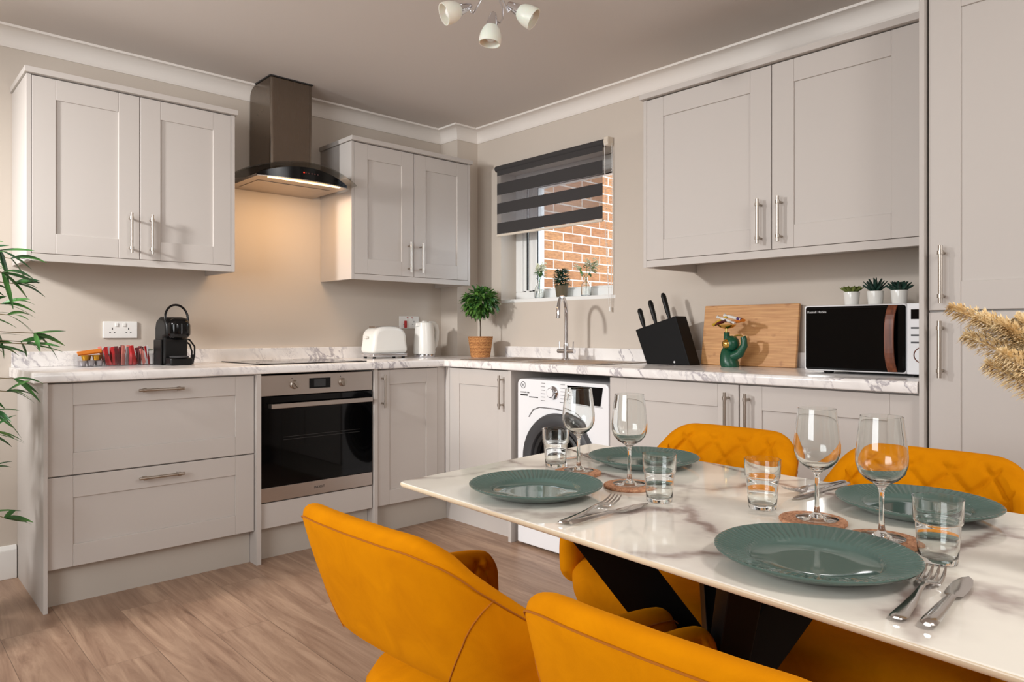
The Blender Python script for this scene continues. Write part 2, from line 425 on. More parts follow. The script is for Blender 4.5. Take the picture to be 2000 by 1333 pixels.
b = MB(); b.box(X0, .53, YA - .016, YA, 0, .125); b.prism([(YA - .016, .125), (YA, .125), (YA, .145), (YA - .006, .145)], X0, .53, 'x')
struct(b.obj('baseboard_back', 'white', bevel=.002))

# window: two lights, left a narrow fixed one
wr = struct(MB().box(XB - .0005, XB + .13, WY0 - .02, WY1 + .0, WZ0 - .014, WZ0 + .010).obj('window_sill', 'upvc', bevel=.004))
fx0, fx1 = XB + .13, XB + .20
b = MB(); fw = .062
b.box(fx0, fx1, WY0, WY1, WZ0, WZ0 + fw); b.box(fx0, fx1, WY0, WY1, WZ1 - fw, WZ1)
b.box(fx0, fx1, WY0, WY0 + fw, WZ0 + fw, WZ1 - fw); b.box(fx0, fx1, WY1 - fw, WY1, WZ0 + fw, WZ1 - fw)
win = struct(b.obj('window_1', 'upvc', bevel=.004))
def sash(y0, y1, wd, parent, dx=.012):
    a = MB(); z0, z1 = WZ0 + fw - .004, WZ1 - fw + .004; xa, xb = fx0 + dx, fx1 + .008
    a.box(xa, xb, y0, y1, z0, z0 + wd * .2 + .008); a.box(xa, xb, y0, y1, z1 - wd, z1)
    a.box(xa, xb, y0, y0 + wd, z0, z1); a.box(xa, xb, y1 - wd, y1, z0, z1)
    s_ = a.obj('window_sash', 'upvc', parent, bevel=.004)
    g = MB(); t = .004
    g.box(xa + .002, xa + .008, y0 + wd, y0 + wd + t, z0, z1 - wd); g.box(xa + .002, xa + .008, y1 - wd - t, y1 - wd, z0, z1 - wd)
    g.box(xa + .002, xa + .008, y0 + wd, y1 - wd, z1 - wd - t, z1 - wd)
    g.obj('gasket', 'blackplastic', s_)
    MB().box(xb - .03, xb - .026, y0 + wd, y1 - wd, z0 + .01, z1 - wd).obj('pane', 'pane', s_)
sash(WY1 - fw - .078, WY1 - fw + .004, .03, win)
sash(WY0 + fw - .004, WY1 - fw - .078, .045, win)
# outside brick wall and ground
ext = MB().box(3.32, 9.0, 3.86, 4.0, -.3, 4.0).obj('brick_wall', 'brick'); tag(ext, 'orange brick wall outside the kitchen window', 'wall')
ext['kind'] = 'structure'; del ext['category']; del ext['label']; ext.name = 'wall_outside'
gr = MB().box(3.30, 9.0, -1, 3.86, -.35, -.3).obj('ground_outside', 'plinth'); struct(gr)

# ---------------------------------------------------------------- kitchen units
# local frame of a run: +x to the right along the front, front face at y=0 looking to -y, +y into the unit
def handle(parent, x, z, vert=True, ln=.175, name='handle'):
    b = MB(); h = ln / 2; r = .0062
    P = (lambda t, o: (x, o, z + t)) if vert else (lambda t, o: (x + t, o, z))
    yo = -.034
    b.cyl(P(-h, yo), P(h, yo), r, 14)
    for s_ in (-1, 1):
        b.cyl(P(s_ * (h - .022) - .006, yo), P(s_ * (h - .022) + .006, yo), .0088, 14)
        b.cyl(P(s_ * (h - .022), yo), P(s_ * (h - .022), 0), .0048, 12)
    return b.obj(name, 'nickel', parent, smooth=True)
def front(parent, x0, x1, z0, z1, name='door', fw=.086, rec=.007, th=.020, m='door', fwz=None):
    fz = fwz or fw; b = MB()
    b.box(x0, x0 + fw, 0, th, z0, z1); b.box(x1 - fw, x1, 0, th, z0, z1)
    b.box(x0 + fw, x1 - fw, 0, th, z1 - fz, z1); b.box(x0 + fw, x1 - fw, 0, th, z0, z0 + fz)
    b.box(x0 + fw - .001, x1 - fw + .001, rec, th - .002, z0 + fz - .001, z1 - fz + .001)
    return b.obj(name, m, parent, bevel=.0018, seg=2)
def unit(name, label, cat, loc, rz): return thing(name, label, cat, loc, rz)
YF, XF = 3.2107, 2.4761
RB = -pi / 2                                   # rotation of the units on the right wall
UZ = .884                                      # underside of worktop
dpt = YA - YF - .005
# --- back wall run (origin z=0, y=YF)
u = unit('drawer_unit', 'wide grey drawer unit with two deep drawers, left of the oven', 'drawer unit', (0, YF, 0), 0)
MB().box(.550, 1.361, .021, dpt, .15, UZ - .002).obj('body', 'carcass', u)
d1 = front(u, .5500, 1.3615, .518, .877, 'drawer'); handle(d1, .953, .838, False, .178)
d2 = front(u, .5500, 1.3615, .157, .513, 'drawer'); handle(d2, .955, .473, False, .178)
tag(MB().box(.533, .5475, YF - .022, YA - .001, 0, UZ - .0005).obj('end_panel', 'door', bevel=.001), 'tall thin grey end panel closing the left end of the base units', 'panel')
tag(MB().box(1.3645, 1.3865, YF - .022, YA - .3, 0, UZ - .0005).obj('end_panel', 'door', bevel=.001), 'grey upright panel between the deep drawers and the oven', 'panel')
tag(MB().box(1.9985, 2.0195, YF - .012, YA - .3, 0, UZ - .0005).obj('end_panel', 'door', bevel=.001), 'grey upright panel right of the oven, beside the narrow cupboard', 'panel')
tag(MB().box(.548, 1.363, YF + .055, YF + .073, 0, .149).obj('plinth', 'plinth'), 'grey plinth board below the two deep drawers', 'plinth')
tag(MB().box(1.3875, 1.997, YF + .055, YF + .073, 0, .149).obj('plinth', 'plinth'), 'grey plinth board below the oven', 'plinth')
tag(MB().box(2.0205, XF + .055, YF + .055, YF + .073, 0, .149).obj('plinth', 'plinth'), 'grey plinth board below the narrow cupboard in the corner', 'plinth')
u = unit('oven_housing', 'grey housing with a plain front strip under the oven', 'cabinet', (0, YF, 0), 0)
MB().box(1.389, 1.996, .021, dpt, .15, .276).obj('body', 'carcass', u)
MB().box(1.3895, 1.9945, 0, .02, .157, .274).obj('front_strip', 'door', u, bevel=.001)
u = unit('base_cabinet', 'narrow grey base cabinet with one shaker door, right of the oven', 'cabinet', (0, YF, 0), 0)
MB().box(2.021, 2.42, .021, dpt, .15, UZ - .002).obj('body', 'carcass', u)
d = front(u, 2.023, 2.420, .157, .877, 'door', .078); handle(d, 2.052, .767, True)
MB().box(2.4225, XF - .0005, .004, .022, .15, UZ - .002).obj('corner_post', 'door', u, bevel=.001)
# --- right wall run (local x = world -y)
def BW(label, name='base_cabinet', cat='cabinet', y=0): return unit(name, label, cat, (XF, y, 0), RB)
u = BW('grey base cabinet with one shaker door left of the washing machine', y=3.2107)
MB().box(.0405, .5355, .021, XB - XF - .005, .15, UZ - .002).obj('body', 'carcass', u)
d = front(u, .0385, .5355, .157, .877, 'door', .086); handle(d, .493, .767, True)
MB().box(.0, .0365, .000, .022, .15, UZ - .002).obj('corner_post', 'door', u, bevel=.001)
tag(MB().box(XF + .050, XF + .066, 2.676, 3.264, 0, .149).obj('plinth', 'door'), 'grey plinth board below the cupboard left of the washing machine', 'plinth')
tag(MB().box(XF - .010, XB - .03, 2.651, 2.6725, 0, UZ - .0005).obj('end_panel', 'door', bevel=.001), 'grey upright panel left of the washing machine', 'panel')
u = BW('wide grey base cabinet with two shaker doors below the microwave', y=2.0145)
wd = 2.0145 - .757
MB().box(.0, wd, .021, XB - XF - .005, .15, UZ - .002).obj('body', 'carcass', u)
d = front(u, .0015, .6290, .157, .877, 'door', .09); handle(d, .5885, .760, True)
d = front(u, .6335, wd - .001, .157, .877, 'door', .09); handle(d, .673, .760, True)
tag(MB().box(XF + .055, XF + .073, .757, 2.0145, 0, .149).obj('plinth', 'plinth'), 'grey plinth board below the wide two-door base cabinet', 'plinth')
# tall unit
u = unit('tall_cabinet', 'full-height grey larder cabinet at the right edge of the picture', 'cabinet', (XF, .7545, 0), RB)
MB().box(0, .0150, -.022, XB - XF - .005, 0, 2.30).obj('side_panel', 'door', u, bevel=.001)
MB().box(.018, .62, .021, XB - XF - .005, .15, 2.18).obj('body', 'carcass', u)
MB().box(.018, .62, .05, .068, 0, .149).obj('plinth', 'plinth', u)
d = front(u, .0215, .616, 1.1475, 2.163, 'door', .088); handle(d, .0635, 1.257, True, .178)
d = front(u, .0215, .616, .157, 1.141, 'door', .088); handle(d, .0605, 1.026, True, .176)
MB().box(.0155, .62, -.022, XB - XF - .005, 2.185, 2.21).obj('cornice', 'door', u, bevel=.001)

# wall cabinets
def wallcab(label, loc, rz, W, D, hz=.5, fwv=.084, ret=0.0, m='door'):
    u = thing('wall_cabinet', label, 'cabinet', loc, rz)
    s = .0175
    MB().box(0, W, .021, D - .002, .006, .722).obj('body', 'carcass', u)
    for a, b_ in ((-s, 0), (W, W + s)): MB().box(a, b_, 0, D - .001, -.032, .724).obj('side_panel', m, u, bevel=.001)
    MB().box(-s - .008, W + s + .008, -.020, D - .001, .7255, .7495).obj('cornice', m, u, bevel=.001)
    b = MB(); b.box(0.0003, W - .0003, 0, .018, -.032, -.002); b.obj('pelmet', m, u, bevel=.001)
    d = front(u, .0015, hz - .0018, 0.0, .721, 'door', fwv); handle(d, hz - .042, .111, True)
    d = front(u, hz + .0018, W - .0015, 0.0, .721, 'door', fwv); handle(d, hz + .042, .111, True)
    return u
wallcab('grey two-door wall cabinet left of the extractor hood', (.5312, 3.4213, 1.4015), 0, .8076, YA - 3.4213, .4035)
wallcab('grey two-door wall cabinet right of the extractor hood', (2.0103, 3.4213, 1.4015), 0, .8051, YA - 3.4213, .397)
wallcab('wide grey two-door wall cabinet above the microwave', (2.6266, 1.9241, 1.4030), RB, 1.1195, XB - 2.6266, .594, .088)

# worktops
def rounded_slab(pts_fn, name, label): pass
WT0, WT1 = .8845, .9235
fy, fx = YF - .030, XF - .030
def edge_prof():
    r = .012; e = []
    for i in range(5):
        a = pi / 2 * i / 4; e.append((r - r * sin(a), WT1 - r + r * cos(a)))
    for i in range(5):
        a = pi / 2 * i / 4; e.append((r * .5 - r * .5 * cos(a), WT0 + r * .5 - r * .5 * sin(a)))
    return e
ep = edge_prof()
def sweep_slab(x0, x1, depth, flip=False):
    # slab with rounded nose along local x, nose at y=0, thickness to +y=depth
    b = MB(); pts = [(p[0], p[1]) for p in ep] + [(depth, WT0), (depth, WT1)]
    b.prism(pts, x0, x1, 'x'); return b
a = sweep_slab(.503, fx + .0, YA - fy - .001); a.v = [(x, y + fy, z) for x, y, z in a.v]
wa = tag(a.obj('worktop', 'worktop', smooth=30), 'white marble-effect worktop along the back wall under the left cabinets', 'worktop')
# right worktop with a cut-out for the sink bowl and a notch for the boxing
def rightworktop():
    b = MB(); D = XB - fx - .001
    sy0, sy1 = 2.72, 3.08; sx0, sx1 = .14, .46     # bowl opening in local depth
    def seg(y0, y1, d0, d1, nose):
        if nose:
            pts = [(p[0], p[1]) for p in ep] + [(d1, WT0), (d1, WT1)]
            n = len(pts); v = [(fx + a_, y0, z) for a_, z in pts] + [(fx + a_, y1, z) for a_, z in pts]
            b.add(v, [tuple(range(n)), tuple(range(2 * n - 1, n - 1, -1))] + [(i, n + i, n + (i + 1) % n, (i + 1) % n) for i in range(n)])
        else: b.box(fx + d0, fx + d1, y0, y1, WT0, WT1)
    seg(.757, sy0, 0, D, True); seg(sy0, sy1, 0, sx0, True); seg(sy0, sy1, sx1, D, False)
    seg(sy1, fy, 0, D, True)
    b.box(fx + .0005, BXX - .001, fy, YA - .001, WT0, WT1); b.box(BXX - .001, XB - .001, fy, BXY - .001, WT0, WT1)
    return b
wb = tag(rightworktop().obj('worktop', 'worktop', smooth=30), 'white marble-effect worktop along the window wall with sink and microwave', 'worktop')
tag(MB().box(.510, 2.52, YA - .019, YA - .001, WT1, .992).obj('upstand', 'worktop', bevel=.002), 'low marble-effect upstand along the back wall behind the hob', 'upstand')
tag(MB().box(XB - .019, XB - .001, .757, 3.30, WT1, .990).obj('upstand', 'worktop', bevel=.002), 'low marble-effect upstand along the window wall behind the tap', 'upstand')
# hob
u = thing('hob', 'flat black glass induction hob set in the worktop above the oven', 'hob', (1.69, 3.475, WT1))
MB().box(-.29, .29, -.235, .235, 0, .005).obj('glass_top', 'blackglass', u, bevel=.002)
for cx, cy, r in ((-.15, -.1, .09), (.15, -.1, .075), (-.15, .12, .075), (.15, .12, .09)):
    MB().lathe([(r, .0052), (r + .0010, .0056), (r + .002, .0052)], 40, cx, cy, 0, closed=True).obj('cooking_zone', 'label_grey', u)

# oven
def oven():
    u = thing('oven', 'built-in stainless steel oven with black glass door below the hob', 'oven', (1.3925, YF, .280))
    W = .598
    MB().box(.004, W - .004, .02, .50, 0, .590).obj('body', 'dark', u)
    p = MB().box(0, W, -.004, .02, .497, .594).obj('control_panel', 'steel_h', u, bevel=.0015)
    MB().box(.243, .357, -.0055, -.003, .523, .573).obj('display', 'blackglass', p)
    MB().box(.268, .33, -.0059, -.0052, .531, .566).obj('screen', mat('oven_screen', S(46, 48, 50), .2), p)
    for kx, ang in ((.165, .7), (.425, 0.08)):
        k = MB(); k.lathe([(.0001, .0), (.021, 0), (.021, .004), (.017, .007), (.0165, .018), (.0001, .019)], 28)
        k.box(-.004, .004, -.018, .018, .016, .027)
        k.xf(Matrix.Translation((kx, -.004, .546)) @ Matrix.Rotation(pi / 2, 4, 'X') @ Matrix.Rotation(ang, 4, 'Z'))
        k.obj('control_knob', 'nickel', p, smooth=True)
        MB().ball((kx - .012, -.005, .576), .0022, 8).obj('indicator_mark', 'label_dark', p)
    d = thing_part = MB().box(0, W, -.004, .018, .068, .493).obj('door', 'blackglass', u, bevel=.0015)
    MB().box(.035, W - .020, -.044, -.034, .440, .462).obj('door_handle', 'steel_h', d, bevel=.002)
    for x_ in (.035, W - .040): MB().box(x_, x_ + .02, -.036, -.003, .442, .460).obj('handle_mount', 'steel_h', d)
    MB().box(0, W, -.004, .018, .0, .0665).obj('trim_strip', 'steel_h', u, bevel=.001)
    text('INDESIT', .016, 'label_dark', u, (W / 2 - .03, -.0045, .030), (pi / 2, 0, 0))
    # rack seen through the glass is only hinted: a faint lighter inner window
    MB().box(.10, W - .06, -.0046, -.0040, .10, .42).obj('inner_window', mat('oven_inner_glass', S(6, 6, 6), .04, 0, Specular_IOR_Level=.2), d)
    b = MB()
    for z in (.285, .298): b.box(.11, W - .075, -.0050, -.0046, z, z + .0016)
    b.obj('oven_rack', mat('rack_line', S(52, 50, 48), .3), d)
oven()

# washing machine
def washer():
    u = thing('washing_machine', 'white front-loading washing machine under the worktop by the sink', 'washing machine', (XF + .006, 2.6195, 0), RB)
    W = .596; H = .843; r = .028
    pts = []
    for cx, cz, a0 in ((r, H - r, pi), (W - r, H - r, pi / 2)):
        for i in range(6):
            a = a0 - pi / 2 * i / 5; pts.append((cx + r * cos(a), cz + r * sin(a)))
    pts = [(0, .012)] + pts + [(W, .012)]
    MB().prism(pts, 0, .50, 'y').obj('body', 'appliance', u, bevel=.006, seg=3)
    for x in (.06, W - .06):
        for y in (.06, .44): MB().cyl((x, y, 0), (x, y, .013), .02, 12).obj('foot', 'blackplastic', u)
    # contoured door surround
    cx, cz = .292, .455
    b = MB(); n = 56
    def ring(prof, name, m):
        q = MB().lathe(prof, 56, closed=True); q.xf(Matrix.Translation((cx, 0, cz)) @ Matrix.Rotation(pi / 2, 4, 'X')); return q.obj(name, m, u, smooth=True)
    d = ring([(.232, 0), (.234, .012), (.226, .026), (.205, .034), (.185, .032), (.172, .026), (.165, .012), (.165, 0)], 'door_ring', 'rubber')
    q = MB().lathe([(.165, .004), (.160, .020), (.150, .026), (.138, .022), (.132, .004)], 56, closed=True).xf(Matrix.Translation((cx, 0, cz)) @ Matrix.Rotation(pi / 2, 4, 'X')); q.obj('inner_ring', 'darkrubber', d, smooth=True)
    q = MB().lathe([(.0001, .016), (.07, .014), (.12, .008), (.133, .002)], 56).xf(Matrix.Translation((cx, 0, cz)) @ Matrix.Rotation(pi / 2, 4, 'X')); q.obj('porthole_glass', 'blackglass', d, smooth=True)
    # raised arch line over the door
    arc = [(.085, .655), (.115, .693), (.16, .708), (.26, .708), (.37, .700), (.41, .680), (.46, .62), (.51, .53), (.535, .44)]
    MB().tube([(x, -.001, z) for x, z in arc], .004, 6, flat=.6).obj('door_surround_line', 'label_grey', u, smooth=True)
    k = MB().lathe([(.0001, 0), (.032, 0), (.032, .006), (.026, .012), (.024, .026), (.0001, .028)], 36).xf(Matrix.Translation((.255, 0, .785)) @ Matrix.Rotation(pi / 2, 4, 'X'))
    kn = k.obj('program_dial', 'chrome', u, smooth=True)
    MB().lathe([(.0001, .0285), (.021, .0285), (.0001, .0295)], 30).xf(Matrix.Translation((.255, 0, .785)) @ Matrix.Rotation(pi / 2, 4, 'X')).obj('dial_cap', 'appliance', kn)
    MB().prism([(.345, .826), (.562, .826), (.548, .742), (.365, .742)], -.004, .002, 'y').obj('display', 'blackglass', u)
    # drawer text and marks
    for x_, w_ in ((.172, .025), (.300, .028)):
        b = MB()
        for i in range(6): b.box(x_ - (i % 2) * .004, x_ + w_, -.0012, 0, .826 - i * .017, .8285 - i * .017)
        b.obj('program_marks', 'label_grey', u)
    b = MB(); b.box(.085, .148, -.0012, 0, .752, .7565); b.box(.024, .075, -.0012, 0, .758, .766); b.obj('drawer_marks', 'label_dark', u)
    g = MB().lathe([(.0145, 0), (.0165, .0008), (.018, 0)], 24, closed=True).xf(Matrix.Translation((.042, 0, .812)) @ Matrix.Rotation(pi / 2, 4, 'X')); g.obj('logo_ring', 'label_dark', u)
    text('H', .022, 'label_dark', u, (.0345, -.0012, .804), (pi / 2, 0, 0))
    text('H-WASH 300', .011, 'label_grey', u, (.024, -.0012, .772), (pi / 2, 0, 0))
    b = MB(); b.box(.365, .560, -.0012, 0, .735, .7365); b.obj('panel_line', 'label_grey', u)
washer()

# ---------------------------------------------------------------- extractor hood
def hood():
    u = thing('extractor_hood', 'stainless chimney extractor hood with curved smoked glass and lit strip', 'extractor hood', (1.69, YA, 1.845))
    cx = .0
    # chimney (two telescoping sleeves), local y negative towards room
    ch = MB(); ch.box(-.118, .115, -.268, -.001, .062, ZC - 1.845 - .001); c_ = ch.obj('chimney', 'steel_v', u, bevel=.013, seg=5)
    MB().box(.098, .0985, -.2688, -.2675, .07, ZC - 1.85).obj('seam', 'label_dark', c_)
    MB().box(-.121, .118, -.271, -.001, ZC - 1.845 - .006, ZC - 1.845 - .0005).obj('ceiling_gap', 'label_dark', c_)
    def gz(t): return .082 - .060 * t * t
    def gy(t): return -.475 + .075 * t * t
    g = MB(); n = 28
    v = []; f = []
    for i in range(n + 1):
        t = -1 + 2 * i / n; x = .305 * t
        for (y, dz) in ((gy(t), 0), (gy(t), .006), (-.001, .006), (-.001, 0)): v.append((x, y, gz(t) + dz))
    for i in range(n):
        for q in range(4): f.append((i * 4 + q, i * 4 + (q + 1) % 4, (i + 1) * 4 + (q + 1) % 4, (i + 1) * 4 + q))
    f += [(0, 1, 2, 3), (n * 4 + 3, n * 4 + 2, n * 4 + 1, n * 4)]
    g.add(v, f).obj('glass_canopy', 'hoodglass', u, smooth=True)
    # body under the glass: front band black, underside steel
    hw = .245; bm_ = MB(); v = []; f = []
    for i in range(n + 1):
        t = -1 + 2 * i / n; x = hw * t; T = t * hw / .305
        y = gy(T) + .012
        zt_ = gz(T) - .016 - .012 * t * t; y += .010; v += [(x, y, max(zt_, .008)), (x, y + .004, .004), (x, y + .016, .004), (x, y + .016, max(zt_, .008))]
    for i in range(n):
        for q in range(4): f.append((i * 4 + q, i * 4 + (q + 1) % 4, (i + 1) * 4 + (q + 1) % 4, (i + 1) * 4 + q))
    f += [(0, 1, 2, 3), (n * 4 + 3, n * 4 + 2, n * 4 + 1, n * 4)]
    fb = bm_.add(v, f).obj('control_fascia', 'blackgloss', u, smooth=True)
    rb = MB()
    for i in range(5): rb.box(-.02 + i * .016, -.012 + i * .016, gy(0) + .020, gy(0) + .0225, .034, .040)
    rb.obj('touch_buttons', mat('fascia_marks', S(70, 40, 38), .4), fb)
    rd = MB().box(-.030, -.024, gy(0) + .019, gy(0) + .0222, .034, .040).obj('power_light', mat('red_led', S(200, 40, 24), .5, 0, Emission_Color=(1, .05, .02, 1), Emission_Strength=.6), fb)
    b = MB(); pts = [(-hw, -.002)] + [(hw * t, gy(t * hw / .305) + .027) for t in [-1 + 2 * i / 20 for i in range(21)]] + [(hw, -.002)]
    b.prism(pts, 0.0, .012, 'z'); und = b.obj('underside', 'steel_h', u)
    MB().box(-.20, .20, -.30, -.06, -.003, 0).obj('grease_filter', 'steel_h', u, bevel=.001)
    MB().box(-.195, .195, -.420, -.404, -.004, 0.0).obj('light_strip', 'led', u)
hood()

# ---------------------------------------------------------------- roller blind
def blind():
    u = thing('roller_blind', 'charcoal and sheer striped roller blind half lowered over the window', 'blind', (XB, 2.915, 2.117))
    X = -.028
    yl, yr = .455, -.437
    MB().cyl((-.030, yl, 0), (-.030, yr, 0), .019, 24).obj('roller', 'blindfab', u, smooth=True)
    bands = [(2.100, 2.068), (2.018, 1.945), (1.893, 1.825), (1.768, 1.699)]
    b = MB()
    for z1, z0 in bands: b.box(-.049, -.0478, -.432, .430, z0 - 2.117, z1 - 2.117)
    b.obj('dark_bands', 'blindfab', u)
    b = MB()
    zs = [2.068, 2.018, 1.945, 1.893, 1.825, 1.768]
    for i in (0, 2, 4): b.box(-.0487, -.0482, -.432, .430, zs[i + 1] - 2.117, zs[i] - 2.117)
    b.obj('sheer_bands', 'sheer', u)
    MB().cyl((-.0455, .430, 1.690 - 2.117), (-.0455, -.432, 1.690 - 2.117), .008, 12).obj('bottom_rail', 'cream', u, smooth=True)
    q = MB(); q.box(-.05, -.001, -.470, -.440, -.022, .024); q.cyl((-.030, -.440, 0), (-.030, -.468, 0), .024, 24)
    q.obj('bracket', 'cream', u, bevel=.003, smooth=True)
    q = MB(); q.box(-.04, -.001, .456, .462, -.018, .02); q.obj('bracket', 'cream', u)
    c = MB()
    import itertools
    for yy, xx, z0 in ((-.446, -.050, -.90), (-.470, -.016, -.90)):
        c.tube([(xx, yy, -.01), (xx + .002, yy - .004, z0 * .5), (-.022, -.468 if yy < -.45 else -.456, z0)], .0014, 6)
        for i in range(60):
            t = i / 60; c.ball((xx + (-.022 - xx) * t, yy + ((-.468 if yy < -.45 else -.456) - yy) * t, -.01 + (z0 + .01) * t), .0024, 6)
    c.obj('bead_chain', 'white', u)
    MB().cyl((-.022, -.462, -.90), (-.022, -.462, -.925), .006, 10).obj('chain_weight', 'white', u)
blind()

# ---------------------------------------------------------------- sink + tap
def sink():
    u = thing('kitchen_sink', 'stainless steel inset sink with drainer in the worktop below the window', 'sink', (2.745, 2.62, WT1))
    b = MB(); z = .0035
    # rim frame around bowl at local y .10..46 => world 2.72..3.08 ; x -.16..16
    b.box(-.235, .235, -.47, .10, 0, z); b.box(-.235, .235, .46, .50, 0, z); b.box(-.235, -.155, .10, .46, 0, z); b.box(.150, .235, .10, .46, 0, z)
    r = b.obj('sink_top', 'steel_h', u, bevel=.0015)
    b = MB()
    for i in range(8): b.box(-.15 + i * .038, -.142 + i * .038, -.43, .04, z, z + .002)
    b.obj('drainer_ribs', 'steel_h', r, bevel=.0008)
    b = MB(); x0, x1, y0, y1, zb = -.154, .149, .101, .459, -.15; t = .002
    b.box(x0, x1, y0, y1, zb, zb + t); b.box(x0, x0 + t, y0, y1, zb, z); b.box(x1 - t, x1, y0, y1, zb, z); b.box(x0, x1, y0, y0 + t, zb, z); b.box(x0, x1, y1 - t, y1, zb, z)
    b.obj('bowl', 'steel_h', u)
    t_ = thing('kitchen_tap', 'chrome swan-neck mixer tap with two lever handles at the sink', 'tap', (2.862, 2.632, WT1 + .0036))
    b = MB(); b.lathe([(.0001, 0), (.026, 0), (.026, .006), (.017, .010), (.015, .055), (.016, .075), (.014, .09), (.0001, .092)], 24)
    b.obj('tap_base', 'chrome', t_, smooth=True)
    pts = [(0, 0, .08), (0, 0, .20), (0, 0, .286)]
    ex, ey, rr = -.168, -.098, .090
    pts = [(0, 0, .08), (0, 0, .16), (0, 0, .250)]
    for i in range(1, 15):
        a = pi * i / 14; q_ = (1 - cos(a)) / 2; pts.append((ex * q_, ey * q_, .250 + rr * sin(a)))
    pts += [(ex, ey, .238), (ex, ey, .224)]
    MB().tube(pts, .0105, 16).obj('spout', 'chrome', t_, smooth=True)
    for s_ in (-1, 1):
        b = MB(); b.cyl((0, 0, .048), (0, s_ * .060, .048), .0125, 18); h = b.obj('valve', 'chrome', t_, smooth=True)
        MB().tube([(0, s_ * .050, .055), (0, s_ * .052, .100)], .0035, 10).obj('lever', 'chrome', h, smooth=True)
sink()

# ---------------------------------------------------------------- sockets
def socket(label, x0, z0, rednub=False):
    u = thing('wall_socket', label, 'socket', (x0, YA, z0))
    MB().box(0, .150, -.010, -.0005, 0, .080).obj('plate', 'white', u, bevel=.003)
    b = MB()
    for cx in (.040, .110):
        b.box(cx - .002, cx + .002, -.0106, -.0098, .040, .050); b.box(cx - .013, cx - .006, -.0106, -.0098, .026, .0295); b.box(cx + .006, cx + .013, -.0106, -.0098, .026, .0295)
    b.obj('pin_holes', 'label_dark', u)
    for cx in (.040, .110):
        k = MB().box(cx - .006 + (.018 if cx < .07 else -.018), cx + .006 + (.018 if cx < .07 else -.018), -.0135, -.0095, .055, .072).obj('switch', 'white', u, bevel=.001)
        if rednub: MB().box(cx - .006 + (.018 if cx < .07 else -.018), cx + .006 + (.018 if cx < .07 else -.018), -.0138, -.0132, .066, .072).obj('on_mark', 'red', k)
socket('white double wall socket behind the coffee tray', .866, 1.050)
socket('white double wall socket behind the kettle', 2.535, 1.100, True)
p = thing('plug', 'red-marked plug in the socket between toaster and kettle', 'plug', (2.572, YA - .0145, 1.125))
MB().box(-.007, .007, -.014, 0, -.020, .026).obj('plug_body', 'red', p, bevel=.003)

# ---------------------------------------------------------------- coffee tray, capsules, sachets
def tray():
    u = thing('drinks_tray', 'clear acrylic compartment tray of sachets beside the coffee machine', 'tray', (.73, 3.60, WT1))
    b = MB(); t = .0025; W = .345; D = .085; H = .055
    b.box(0, W, 0, D, 0, t); b.box(0, W, 0, t, t, H); b.box(0, W, D - t, D, t, H)
    for x in (0, .115, .19, .255, .315, W - t): b.box(x, x + t, t, D - t, t, H if x < .3 else H - .006)
    b.obj('compartments', 'acrylic', u)
    rnd = random.Random(3)
    cap = MB().lathe([(.0001, 0), (.012, 0), (.0155, .016), (.0185, .022), (.0195, .0235), (.0001, .0245)], 20)
    pos = [(.025, .028, .003, 's'), (.058, .028, .003, 's'), (.092, .03, .003, 's'), (.027, .060, .003, 's'), (.062, .060, .003, 's'), (.094, .062, .003, 's'),
           (.036, .030, .028, 'g'), (.080, .030, .028, 'g'), (.050, .058, .028, 'g'), (.092, .058, .028, 'g')]
    for q, nm, mm in (('s', 'silver', 'foil_silver'), ('g', 'gold', 'foil_gold')):
        first = None
        for x, y, z, k in pos:
            if k != q: continue
            if first is None: first = cap.obj('coffee_capsule', mm, loc=(.73 + x, 3.60 + y, WT1 + z), smooth=True); o = first
            else: o = first.copy(); C.objects.link(o); o.location = (.73 + x, 3.60 + y, WT1 + z)
            tag(o, nm + ' foil coffee capsule in the left compartment of the tray', 'capsule', nm + ' coffee capsules in the tray')
    o = MB().box(-.048, .048, -.014, .014, -.004, .004).obj('snack_packet', 'paper_orange', loc=(.788, 3.655, WT1 + .064), rot=(R(30), R(-8), 0), bevel=.0015)
    tag(o, 'orange snack packet lying on the gold capsules', 'packet')
    groups = {'sachet_red': 'red', 'sachet_dark': 'dark red', 'sachet_pink': 'pink', 'sachet_grey': 'grey'}
    first = {}
    order = ['sachet_red', 'sachet_pink', 'sachet_dark', 'sachet_red', 'sachet_grey', 'sachet_dark', 'sachet_red']
    sb = MB().box(-.0075, .0075, -.0014, .0014, 0, .080)
    for i in range(45):
        x = .124 + (i % 15) * .0126 + rnd.uniform(-.003, .003); y = .014 + (i // 15) * .026
        if abs(x - .191) < .005 or x > .308: x += .006
        mm = order[(i * 3 + i // 15) % 7]; lean = rnd.uniform(-.42, .12)
        if mm not in first: o = sb.obj('sachet', mm, bevel=.001); first[mm] = o
        else: o = first[mm].copy(); C.objects.link(o)
        o.location = (.73 + x, 3.60 + y, WT1 + .004); o.rotation_euler = (rnd.uniform(-.08, .08), lean * .8, rnd.uniform(-.9, .9))
        o.scale = (1, 1, rnd.uniform(.9, 1.15))
        tag(o, groups[mm] + ' drink sachet standing in the middle of the clear tray', 'sachet', groups[mm] + ' drink sachets in the tray')
    for i, (x, lb) in enumerate(((.270, 'left'), (.300, 'right'))):
        c_ = thing('milk_tub', 'white square tub with dark green lid, %s of the pair in the tray' % lb, 'tub', (.73 + x, 3.625, WT1 + .003))
        MB().box(-.0125, .0125, -.0125, .0125, 0, .066).obj('tub_body', 'paper_white', c_, bevel=.003)
        MB().box(-.0135, .0135, -.0135, .0135, .066, .070).obj('lid', 'dkgreen_lid', c_, rot=(0, R(8 if i else -8) * 0, 0), bevel=.001)
tray()

